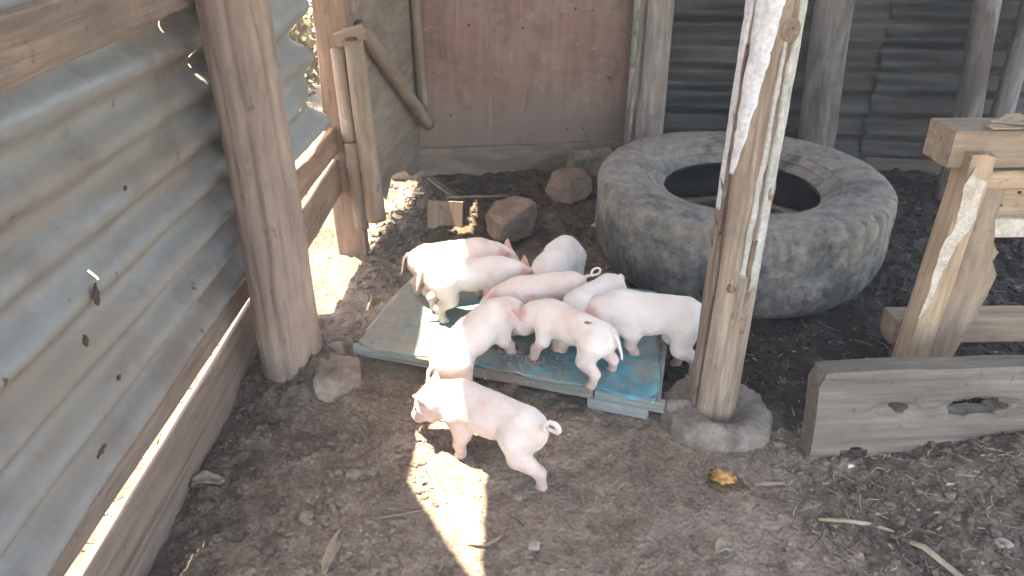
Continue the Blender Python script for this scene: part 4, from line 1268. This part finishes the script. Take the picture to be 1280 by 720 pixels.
    vn = np.stack([sum(np.bincount(Fq[:, q], fn[:, k], len(V)) for q in range(4)) for k in range(3)], 1)
    vn /= np.linalg.norm(vn, axis=1)[:, None] + 1e-12
    disp = 0.0022 * fbm(V[:, 0] * 20, V[:, 1] * 20, V[:, 2] * 14, sd0, 3) + 0.0006 * fbm(V[:, 0] * 85, V[:, 1] * 85, V[:, 2] * 85, sd0 + 5, 2)
    for f0, nrm_, wd, dpt in ((sho * 0.4 + neck * 0.6, neck - sho, 0.0045, 0.0028), (sho * 0.75 + neck * 0.25, neck - sho, 0.004, 0.0016), (body((0.045, 0, 0.15)), sho - chest, 0.006, 0.0022), (body((-0.058, 0, 0.15)), waist - hip + np.array([0, 0, 0.02]), 0.006, 0.0022)):
        nn_ = nrm_ / np.linalg.norm(nrm_)
        dd = (V - f0) @ nn_ + 0.006 * fbm(V[:, 0] * 12, V[:, 1] * 12, V[:, 2] * 12, sd0 + 9, 2)
        low = 1 - sstep(-0.01, 0.035, V[:, 2] - f0[2])
        disp = disp - dpt * np.exp(-(dd / wd) ** 2) * low * (V[:, 2] > f0[2] - 0.07)
    V = V + vn * disp[:, None]
    # tints: pink ears, snout and lower legs; trodden dirt; hooves
    pink = np.zeros(len(V))
    for ec in ears:
        pink = np.maximum(pink, 1 - sstep(0.018, 0.045, np.linalg.norm(V - ec, axis=1)))
    pink = np.maximum(pink, 0.9 * (1 - sstep(0.02, 0.055, np.linalg.norm(V - (snout1 + hx * 0.012), axis=1))))
    pink = np.maximum(pink, 0.45 * (1 - sstep(0.03, 0.06, np.linalg.norm(V - skull, axis=1))))
    pink = np.maximum(pink, 0.45 * sstep(0.1, 0.75, fbm(V[:, 0] * 9, V[:, 1] * 9, V[:, 2] * 9, sd0 + 2, 3) + 4.0 * (0.13 - V[:, 2])))
    dirt = 0.55 * sstep(0.35, 0.8, fbm(V[:, 0] * 13, V[:, 1] * 13, V[:, 2] * 13, sd0 + 3, 4, 0.6)) * sstep(0.20, 0.09, V[:, 2])
    hoof = np.zeros(len(V))
    for pts, rad in legs:
        d = np.linalg.norm(V - (pts[3] + np.array([0.008, 0, 0])), axis=1)
        hoof = np.maximum(hoof, 1 - sstep(0.012, 0.017, d))
        d2 = np.linalg.norm((V - pts[3]) * np.array([1, 1, 0.55]), axis=1)
        dirt = np.maximum(dirt, 0.95 * (1 - sstep(0.012, 0.050, d2)))
        pink = np.maximum(pink, 0.4 * (1 - sstep(0.03, 0.09, np.linalg.norm(V - (pts[2] + pts[3]) / 2, axis=1))))
    dirt = np.maximum(dirt, 0.5 * (1 - sstep(0.01, 0.03, np.linalg.norm(V - (snout1 + hx * 0.012), axis=1))))
    t = thing('piglet', loc, label, 'piglet', 'piglets feeding in the pen')
    t.rotation_euler = (0, 0, heading)
    t.scale = (scale,) * 3
    Mw = Matrix.Translation(loc) @ Matrix.Rotation(heading, 4, 'Z') @ Matrix.Scale(scale, 4)
    WM[t.name] = Mw
    me = bpy.data.meshes.new('piglet_body')
    me.from_pydata(V.tolist(), [], Fq.tolist())
    me.polygons.foreach_set('use_smooth', np.ones(len(Fq), bool))
    at = me.color_attributes.new('tint', 'FLOAT_COLOR', 'POINT')
    at.data.foreach_set('color', np.stack([pink, dirt, hoof, np.ones(len(V))], -1).astype(np.float32).ravel())
    me.materials.append(M_SKINS[skin])
    me.update()
    bo = link('body', me, Mw, t)
    # short pale bristles lying back along the body
    rs = np.random.default_rng(sd0)
    cand = np.where((pink < 0.75) & (hoof < 0.1) & (V[:, 2] > 0.05 + min(0, legs[2][0][3][2])))[0]
    pick = rs.choice(cand, 3200)
    nv_ = vn[pick]
    bd = np.array([-1.0, 0, -0.25]) + rs.normal(0, 0.25, (len(pick), 3))
    bd = bd - nv_ * np.sum(bd * nv_, 1)[:, None]
    bd = bd / (np.linalg.norm(bd, axis=1)[:, None] + 1e-9) + nv_ * rs.uniform(0.15, 0.55, (len(pick), 1))
    sdv = np.cross(bd, nv_) * 0.00022
    b0 = V[pick]
    b1 = b0 + bd * rs.uniform(0.007, 0.014, (len(pick), 1))
    HV = np.stack([b0 - sdv, b0 + sdv, b1], 1).reshape(-1, 3)
    hm = bpy.data.meshes.new('hair')
    hm.from_pydata(HV.tolist(), [], np.arange(len(HV)).reshape(-1, 3).tolist())
    hm.materials.append(M_HAIR)
    link('hair', hm, Mw, bo)
    for s in (-1, 1):
        p = skull + hx * 0.024 + hl * s * 0.0350 + hu * 0.012
        link('eye', EYE, Mw @ Matrix.Translation(p), t)
    return t

ev, ef = [], []
for i in range(9):
    for j in range(12):
        th, ph = math.pi * i / 8, 2 * math.pi * j / 12
        ev.append((0.0055 * math.sin(th) * math.cos(ph), 0.0055 * math.sin(th) * math.sin(ph), 0.0055 * math.cos(th)))
for i in range(8):
    for j in range(12):
        ef.append((i * 12 + j, (i + 1) * 12 + j, (i + 1) * 12 + (j + 1) % 12, i * 12 + (j + 1) % 12))
EYE = new_mesh('eye', ev, ef, M_EYE)

Z0 = PZ + 0.002
S0 = (0, 0, 0)
make_piglet('piglet at the far left of the platform, behind another, sunlit on its rump', (-0.19, 2.262, Z0), R(15),
            [(0.01, 0, 0), (-0.01, 0, 0), (-0.02, 0.0, 0), (0.02, -0.02, 0)], head_pitch=-0.5, head_yaw=-0.25, neck_drop=0.02, skin=2, tail='down', scale=0.93)
make_piglet('piglet on the left with sunlit rump, just in front of the farthest', (-0.125, 2.145, Z0), R(12),
            [(0.0, 0, 0), (0.02, 0, 0), (-0.02, 0.01, 0), (0.0, -0.01, 0)], head_pitch=-0.55, head_yaw=0.0, neck_drop=0.025, skin=0, tail='down', scale=0.93)
make_piglet('piglet with hind legs off the platform and sunlit rump, head down towards the middle', (-0.108, 1.855, 0.046), R(46),
            [(0.01, 0.0, 0.05), (0.02, -0.01, 0.05), (0.0, 0, -0.048), (-0.02, 0, -0.048)], head_pitch=-0.85, head_yaw=-0.35, neck_drop=0.03, body_pitch=R(17), skin=0, tail='down', arch=0.010, scale=0.96, hip_dz=-0.005)
make_piglet('white piglet at the back of the platform facing the camera, only its round back showing', (0.150, 2.30, Z0 - 0.05), R(250),
            [(0.0, 0, 0.06), (0.0, 0, 0.06), (0, 0, -0.02), (0, 0, -0.02)], head_pitch=-0.6, neck_drop=0.03, skin=1, tail='down', scale=1.03, body_pitch=R(6))
make_piglet('piglet with a curled tail facing left in the middle of the cluster', (0.092, 2.055, Z0), R(194),
            [(0, 0, 0), (0.01, 0, 0), (0, 0, 0), (-0.01, 0, 0)], head_pitch=-0.6, neck_drop=0.03, skin=2, tail='curl', scale=0.88)
make_piglet('pale piglet squeezed between the others, only its back showing left of the rightmost one', (0.245, 2.02, Z0), R(226),
            [(0, 0, 0.015), (0, 0, 0.015), (0, 0, 0.015), (0, 0, 0.015)], head_pitch=-1.1, neck_drop=0.04, skin=1, tail='down', scale=0.82)
gpig = make_piglet('white piglet on the platform showing its rump and a dark scab', (0.168, 1.835, Z0), R(137),
            [(0.02, 0.015, 0), (0.0, 0, 0), (-0.01, 0.015, 0), (0.0, -0.035, 0)], head_pitch=-0.6, head_yaw=0.25, neck_drop=0.03, skin=1, tail='down', scale=0.91)
make_piglet('rightmost piglet stepping down behind the front log post, facing left', (0.405, 1.945, 0.055), R(178),
            [(-0.05, 0.01, 0.035), (0.0, 0, 0.04), (-0.02, 0.0, -0.05), (0.01, 0.0, -0.05)], head_pitch=-0.65, head_yaw=0.2, neck_drop=0.03, skin=1, tail='down', scale=1.04, body_pitch=R(6))
make_piglet('piglet walking left on the bare ground in front of the platform, tail curled', (-0.055, 1.555, gz(-0.06, 1.55)), R(146),
            [(-0.02, 0.0, 0.0), (0.045, 0.0, 0.012), (-0.06, -0.015, 0.0), (0.045, 0.0, 0.004)], head_pitch=-0.72, head_yaw=0.10, neck_drop=0.012, skin=0, tail='curl', scale=1.0, ear_up=0.12, bend=0.05)

Mg = WM[gpig.name]
link('scab', rock_mesh(0.013, 0.006, 0.003, M_CHIP, 190, 0.0, 0.6, 8), Mg @ Matrix.Translation((-0.075, 0.018, 0.1995)) @ Matrix.Rotation(R(12), 4, 'Z') @ Matrix.Rotation(R(-18), 4, 'X'), gpig)

# ================================================================= small things on the ground
def lay_stick(name, pts, radii, mat, label, cat='stick', flat=1.0):
    p3 = [(x, y, gz(x, y) + r * 0.7 + dz) for (x, y, dz), r in zip(pts, radii)]
    return tag(link(name, tube_mesh(p3, radii, mat, 8, flat)), label, cat)
lay_stick('stick', [(0.725, 1.338, 0.003), (0.78, 1.328, 0.004), (0.84, 1.322, 0.003), (0.895, 1.308, 0.002)], [0.004, 0.0055, 0.005, 0.003], M_STRAW, 'thin dry stick in the lower right, pointing to the longer flat one')
lay_stick('stick', [(0.885, 1.302, 0.0), (0.93, 1.245, 0.002), (0.98, 1.175, 0.0), (1.02, 1.11, 0.0)], [0.007, 0.009, 0.009, 0.007], M_STRAW, 'long flat grey stick running out of the bottom edge at lower right', flat=0.45)
lay_stick('stick', [(0.60, 1.445, 0.0), (0.64, 1.45, 0.002), (0.68, 1.452, 0.0)], [0.005, 0.006, 0.004], M_CHIP, 'short stub of stick right of the orange fruit piece')
lay_stick('stick', [(-0.62, 3.27, 0.0), (-0.30, 3.33, 0.01), (0.18, 3.42, 0.0)][1:] + [(0.24, 3.5, 0.0)], [0.006, 0.007, 0.004], M_STRAW, 'thin stick on the dirt before the rear wall')
lay_stick('twig', [(-0.33, 1.33, 0), (-0.27, 1.345, 0.003), (-0.215, 1.37, 0.0)], [0.002, 0.0025, 0.0015], M_CHIP, 'fine dark twig in the shade left of the sunlit patch', 'twig')
lay_stick('twig', [(-0.10, 1.27, 0), (-0.06, 1.262, 0.004), (-0.035, 1.275, 0.006), (-0.02, 1.30, 0.0)], [0.004, 0.0055, 0.005, 0.002], M_CHIP, 'curled brown leaf stalk beside the bottom of the sunlit patch', 'twig')

def leaf(pts_len, w, loc, rz, mat, label, seed, curl=0.02, name='dry_leaf'):
    nL, nW = 12, 6
    V, F = [], []
    for i in range(nL + 1):
        t = i / nL
        ww = w * (math.sin(math.pi * min(1, t * 0.92 + 0.06)) ** 0.7)
        for j in range(nW + 1):
            s = j / nW * 2 - 1
            V.append((pts_len * (t - 0.5), ww * s * (1 + 0.12 * float(vnoise(t * 7, s, 0, seed))), curl * s * s + curl * 0.6 * math.sin(t * 5) + 0.003 * float(vnoise(t * 9, s * 3, 0, seed + 1))))
    for i in range(nL):
        for j in range(nW):
            F.append((i * (nW + 1) + j, (i + 1) * (nW + 1) + j, (i + 1) * (nW + 1) + j + 1, i * (nW + 1) + j + 1))
    x, y = loc
    o = link(name, new_mesh(name, V, F, mat), Matrix.Translation((x, y, gz(x, y) + 0.006)) @ Matrix.Rotation(rz, 4, 'Z'))
    add_mod_solid(o, 0.001)
    return tag(o, label, 'leaf')
leaf(0.13, 0.014, (-0.398, 1.225), R(85), M_STRAW, 'long pale dry leaf standing out at the bottom edge left of centre', 201, 0.012)
leaf(0.075, 0.020, (-0.76, 1.46), R(15), M_CHIP, 'curled brown dry leaf at the foot of the left plank', 202, 0.016)
leaf(0.05, 0.014, (-0.575, 2.80), R(100), M_LITTER_W, 'pale dry leaf lying by the timber post', 203, 0.008)
leaf(0.05, 0.018, (0.475, 1.23), R(30), M_CHIP, 'crumpled brown leaf near the bottom edge right of centre', 204, 0.018)
leaf(0.045, 0.014, (0.36, 3.02), R(-30), M_LITTER_W, 'small pale leaf scrap left of the tyre', 205, 0.010)
stone('pebble', (1.115, 1.258, 0.006), (0.024, 0.017, 0.009), M_STONE_GREY, 'flat grey pebble near the lower right corner', 'pebble', 206)
stone('pebble', (0.866, 1.545 - 0.035, 0.012), (0.010, 0.008, 0.008), M_WHITE, 'small white pebble below the slotted plank', 'pebble', 207)
stone('pebble', (0.015, 1.405, 0.006), (0.010, 0.009, 0.007), M_STONE_GREY, 'small pale pebble right of the sunlit patch', 'pebble', 208)
stone('pebble', (0.05, 1.25, 0.006), (0.016, 0.013, 0.009), M_CLOD_DRY, 'brown pebble near the bottom edge, right of the curled stalk', 'pebble', 209)

fz = gz(0.53, 1.457)
fr_ = thing('fruit_piece', (0.53, 1.457, fz), 'chewed orange piece of fruit on the dirt below the concrete collar', 'fruit')
link('flesh', rock_mesh(0.031, 0.023, 0.020, M_COB, 211, 0.1, 0.35, 16), Matrix.Translation((0.527, 1.46, fz + 0.013)) @ Matrix.Rotation(R(-20), 4, 'Z'), fr_)
link('skin', rock_mesh(0.040, 0.031, 0.012, M_SKINPEEL, 212, 0.1, 0.5, 14), Matrix.Translation((0.533, 1.455, fz + 0.006)) @ Matrix.Rotation(R(-25), 4, 'Z'), fr_)

# ---- countless bits: crumbs of soil, straw, leaf scraps
def in_solid(x, y):
    if (x - 0.857) ** 2 + (y - 2.72) ** 2 < 0.53 ** 2 and (x - 0.857) ** 2 + (y - 2.72) ** 2 > 0.28 ** 2:
        return True
    q = Vector((x, y, 0)) - FL
    u, v = q.dot(ex), q.dot(ey)
    if -0.01 < u < Lf and -0.01 < v < 0.6:
        return True
    return (x - 0.572) ** 2 + (y - 1.705) ** 2 < 0.15 ** 2

ICO_V, ICO_F = [], []
t_ = (1 + 5 ** 0.5) / 2
ICO_V = np.array([(-1, t_, 0), (1, t_, 0), (-1, -t_, 0), (1, -t_, 0), (0, -1, t_), (0, 1, t_), (0, -1, -t_), (0, 1, -t_), (t_, 0, -1), (t_, 0, 1), (-t_, 0, -1), (-t_, 0, 1)]) / 1.9
ICO_F = np.array([(0, 11, 5), (0, 5, 1), (0, 1, 7), (0, 7, 10), (0, 10, 11), (1, 5, 9), (5, 11, 4), (11, 10, 2), (10, 7, 6), (7, 1, 8), (3, 9, 4), (3, 4, 2), (3, 2, 6), (3, 6, 8), (3, 8, 9), (4, 9, 5), (2, 4, 11), (6, 2, 10), (8, 6, 7), (9, 8, 1)])
def scatter(n, fx, size):
    out = []
    tries = 0
    while len(out) < n and tries < n * 30:
        tries += 1
        x, y = fx()
        if in_solid(x, y):
            continue
        out.append((x, y, size()))
    return out
def crumbs(name, spots, mat):
    V, F = [], []
    xs = np.array([s[0] for s in spots]); ys = np.array([s[1] for s in spots])
    zs = ground_z(xs, ys)
    for k, (x, y, s) in enumerate(spots):
        j = rng.normal(0, 0.16, (12, 3))
        a = rng.uniform(0, 6.28)
        v = ICO_V * (1 + j) * s * np.array([rng.uniform(.8, 1.4), rng.uniform(.7, 1.1), rng.uniform(.45, .8)])
        c, sn = math.cos(a), math.sin(a)
        v = v @ np.array([[c, sn, 0], [-sn, c, 0], [0, 0, 1]]) + (x, y, zs[k] + s * 0.25)
        F.append(ICO_F + 12 * k)
        V.append(v)
    me = bpy.data.meshes.new(name)
    me.from_pydata(np.concatenate(V).tolist(), [], np.concatenate(F).tolist())
    me.materials.append(mat)
    o = link(name, me)
    o['kind'] = 'stuff'
    return o
U = rng.uniform
def muck_spot():
    r = U()
    if r < 0.5:
        return U(0.6, 2.3), U(1.75, 3.7)
    if r < 0.72:
        return U(-0.6, 0.6), U(2.5, 3.65)
    if r < 0.9:
        return U(-0.8, -0.2), U(1.0, 1.9)
    return U(0.7, 1.5), U(1.15, 1.6)
def dry_spot():
    return U(-0.75, 1.6), U(1.0, 2.0)
o = crumbs('soil_clods', scatter(7500, muck_spot, lambda: 0.0035 + 0.010 * U() ** 3 + (0.014 * U() if U() < 0.05 else 0)), M_SOIL)
o['label'] = 'dark crumbs of damp soil and dung'
o = crumbs('soil_clods', scatter(2600, dry_spot, lambda: 0.0016 + 0.0055 * U() ** 3 + (0.006 * U() if U() < 0.02 else 0)), M_SOIL)
o['label'] = 'dry brown crumbs of soil'

def slivers(name, n, spot, lmin, lmax, w, mat):
    V, F = [], []
    k = 0
    for _ in range(n):
        x, y = spot()
        if in_solid(x, y):
            continue
        L_ = lmin + (lmax - lmin) * U() ** 2
        a = U(0, math.pi)
        dxy = np.array([math.cos(a), math.sin(a), 0])
        nrm = np.array([-dxy[1], dxy[0], 0])
        z0 = gz(x, y)
        bow = U(-0.15, 0.15) * L_
        c = np.array([x, y, z0 + 0.003])
        ww = w * U(0.5, 1.3)
        tilt = U(-0.15, 0.25)
        for t in (-0.5, 0.0, 0.5):
            p = c + dxy * L_ * t + nrm * bow * (1 - 4 * t * t) + np.array([0, 0, tilt * L_ * (t + 0.5) * 0.4])
            V += [p - nrm * ww, p + nrm * ww, p + np.array([0, 0, ww])]
        for s in (0, 3):
            b = k * 9 + s
            F += [(b, b + 3, b + 5, b + 2), (b + 1, b + 2, b + 5, b + 4), (b, b + 1, b + 4, b + 3)]
        F += [(k * 9, k * 9 + 2, k * 9 + 1), (k * 9 + 6, k * 9 + 7, k * 9 + 8)]
        k += 1
    me = new_mesh(name, V, F, mat, smooth=False)
    o = link(name, me)
    o['kind'] = 'stuff'
    return o
def any_spot():
    r = U()
    if r < 0.45:
        return U(0.65, 1.6), U(1.1, 1.75)
    if r < 0.75:
        return U(0.5, 2.2), U(1.8, 3.6)
    if r < 0.87:
        return U(0.6, 1.4), U(1.75, 2.3)
    return U(-0.6, 0.5), U(1.05, 3.6)
o = slivers('straw_bits', 1000, any_spot, 0.012, 0.07, 0.0011, M_STRAW)
o['label'] = 'scattered bits of dry straw'
o = slivers('dark_stems', 700, any_spot, 0.012, 0.07, 0.0013, M_CLOD)
o['label'] = 'dark rotting stems trodden into the soil'
o = slivers('leaf_scraps', 420, any_spot, 0.006, 0.022, 0.0032, M_CHIP)
o['label'] = 'scraps of dead leaf and wood chip'
def feed_spot():
    return 0.06 + rng.normal(0, 0.09), 1.90 + rng.normal(0, 0.07)
fv = [(x, y, 0.002 + 0.003 * U()) for x, y in [feed_spot() for _ in range(520)]]
o = crumbs('spilled_feed', fv, M_CHIP)
o.location.z += PZ + 0.002
o['label'] = 'dark mash of feed spilled on the blue sheet'

# ---- outside, seen through the gaps
def bush(loc, rad, hgt, label, mat, seed, n=1500):
    rs = np.random.default_rng(seed)
    t = thing('bush', loc, label, 'bush', 'bushes outside the left wall')
    stems = []
    for k in range(9):
        a = rs.uniform(0, 6.28)
        e = np.array([math.cos(a), math.sin(a), 0]) * rad * rs.uniform(0.3, 0.9) + np.array([0, 0, hgt * rs.uniform(0.5, 0.95)])
        stems.append(e)
        p = [Vector(loc) + Vector(e) * q + Vector((0, 0, 0.08 * math.sin(q * 3.1))) for q in (0, 0.35, 0.7, 1.0)]
        link('stem', tube_mesh(p, [0.014, 0.010, 0.007, 0.003], M_STICK, 6), None, t)
    V, F = [], []
    for k in range(n):
        e = stems[rs.integers(len(stems))]
        c = e * rs.uniform(0.3, 1.05) + rs.normal(0, 0.10, 3)
        c[2] = max(0.02, c[2])
        d = rs.normal(size=3); d /= np.linalg.norm(d)
        u = np.cross(d, rs.normal(size=3)); u /= np.linalg.norm(u)
        L_, W_ = rs.uniform(0.04, 0.09), rs.uniform(0.012, 0.024)
        b = len(V)
        V += [c, c + d * L_ * 0.5 + u * W_, c + d * L_, c + d * L_ * 0.5 - u * W_]
        F.append((b, b + 1, b + 2, b + 3))
    link('foliage', new_mesh('foliage', V, F, mat, smooth=False), Matrix.Translation(loc), t)
bush((-1.45, 5.3, 0), 0.5, 0.9, 'dry leafy bush outside, seen through the slit beside the timber post', M_GRASS, 5)
bush((-2.3, 6.6, 0), 0.7, 1.1, 'greener bush farther outside, behind the dry bush at the slit', M_GRASS, 6, 2000)
# grass and litter in the sun
def out_spot():
    return U(-1.9, -0.95), U(0.6, 3.9)
o = slivers('outside_litter', 500, out_spot, 0.015, 0.06, 0.006, M_LITTER_W)
o['label'] = 'pale dry litter on the sunlit ground outside the wall'
o = slivers('grass', 900, out_spot, 0.03, 0.09, 0.0022, M_GRASS)
o['label'] = 'tufts of grass on the sunlit ground outside the wall'
def corner_spot():
    t = U()
    return -0.60 + 0.13 * t + U(-0.07, 0.05), 2.80 + 0.75 * t
o = slivers('corner_litter', 70, corner_spot, 0.02, 0.07, 0.011, M_STRAW)
o['label'] = 'pale scraps of leaf and husk along the broken foot of the plywood'

# ================================================================= thin haze added over the scene, standing in for lens glare
hz = N('thin haze')
pv = hz.new('ShaderNodeVolumePrincipled')
pv.inputs['Color'].default_value = (0.93, 0.90, 0.87, 1)
pv.inputs['Density'].default_value = 0.009
pv.inputs['Anisotropy'].default_value = -0.1
hz.t.nodes.remove(hz.b)
hz.t.links.new(pv.outputs[0], hz.t.nodes['Material Output'].inputs['Volume'])
b_ = 41.5
hv = [(x, y, z) for x in (-b_, b_) for y in (-b_, b_) for z in (-1.0, 3.2)]
hf = [(0, 1, 3, 2), (4, 6, 7, 5), (0, 4, 5, 1), (2, 3, 7, 6), (0, 2, 6, 4), (1, 5, 7, 3)]
hz_o = link('haze', new_mesh('haze', hv, hf, hz.m, smooth=False))
hz_o['kind'] = 'stuff'
hz_o['label'] = 'faint added haze veiling the view'
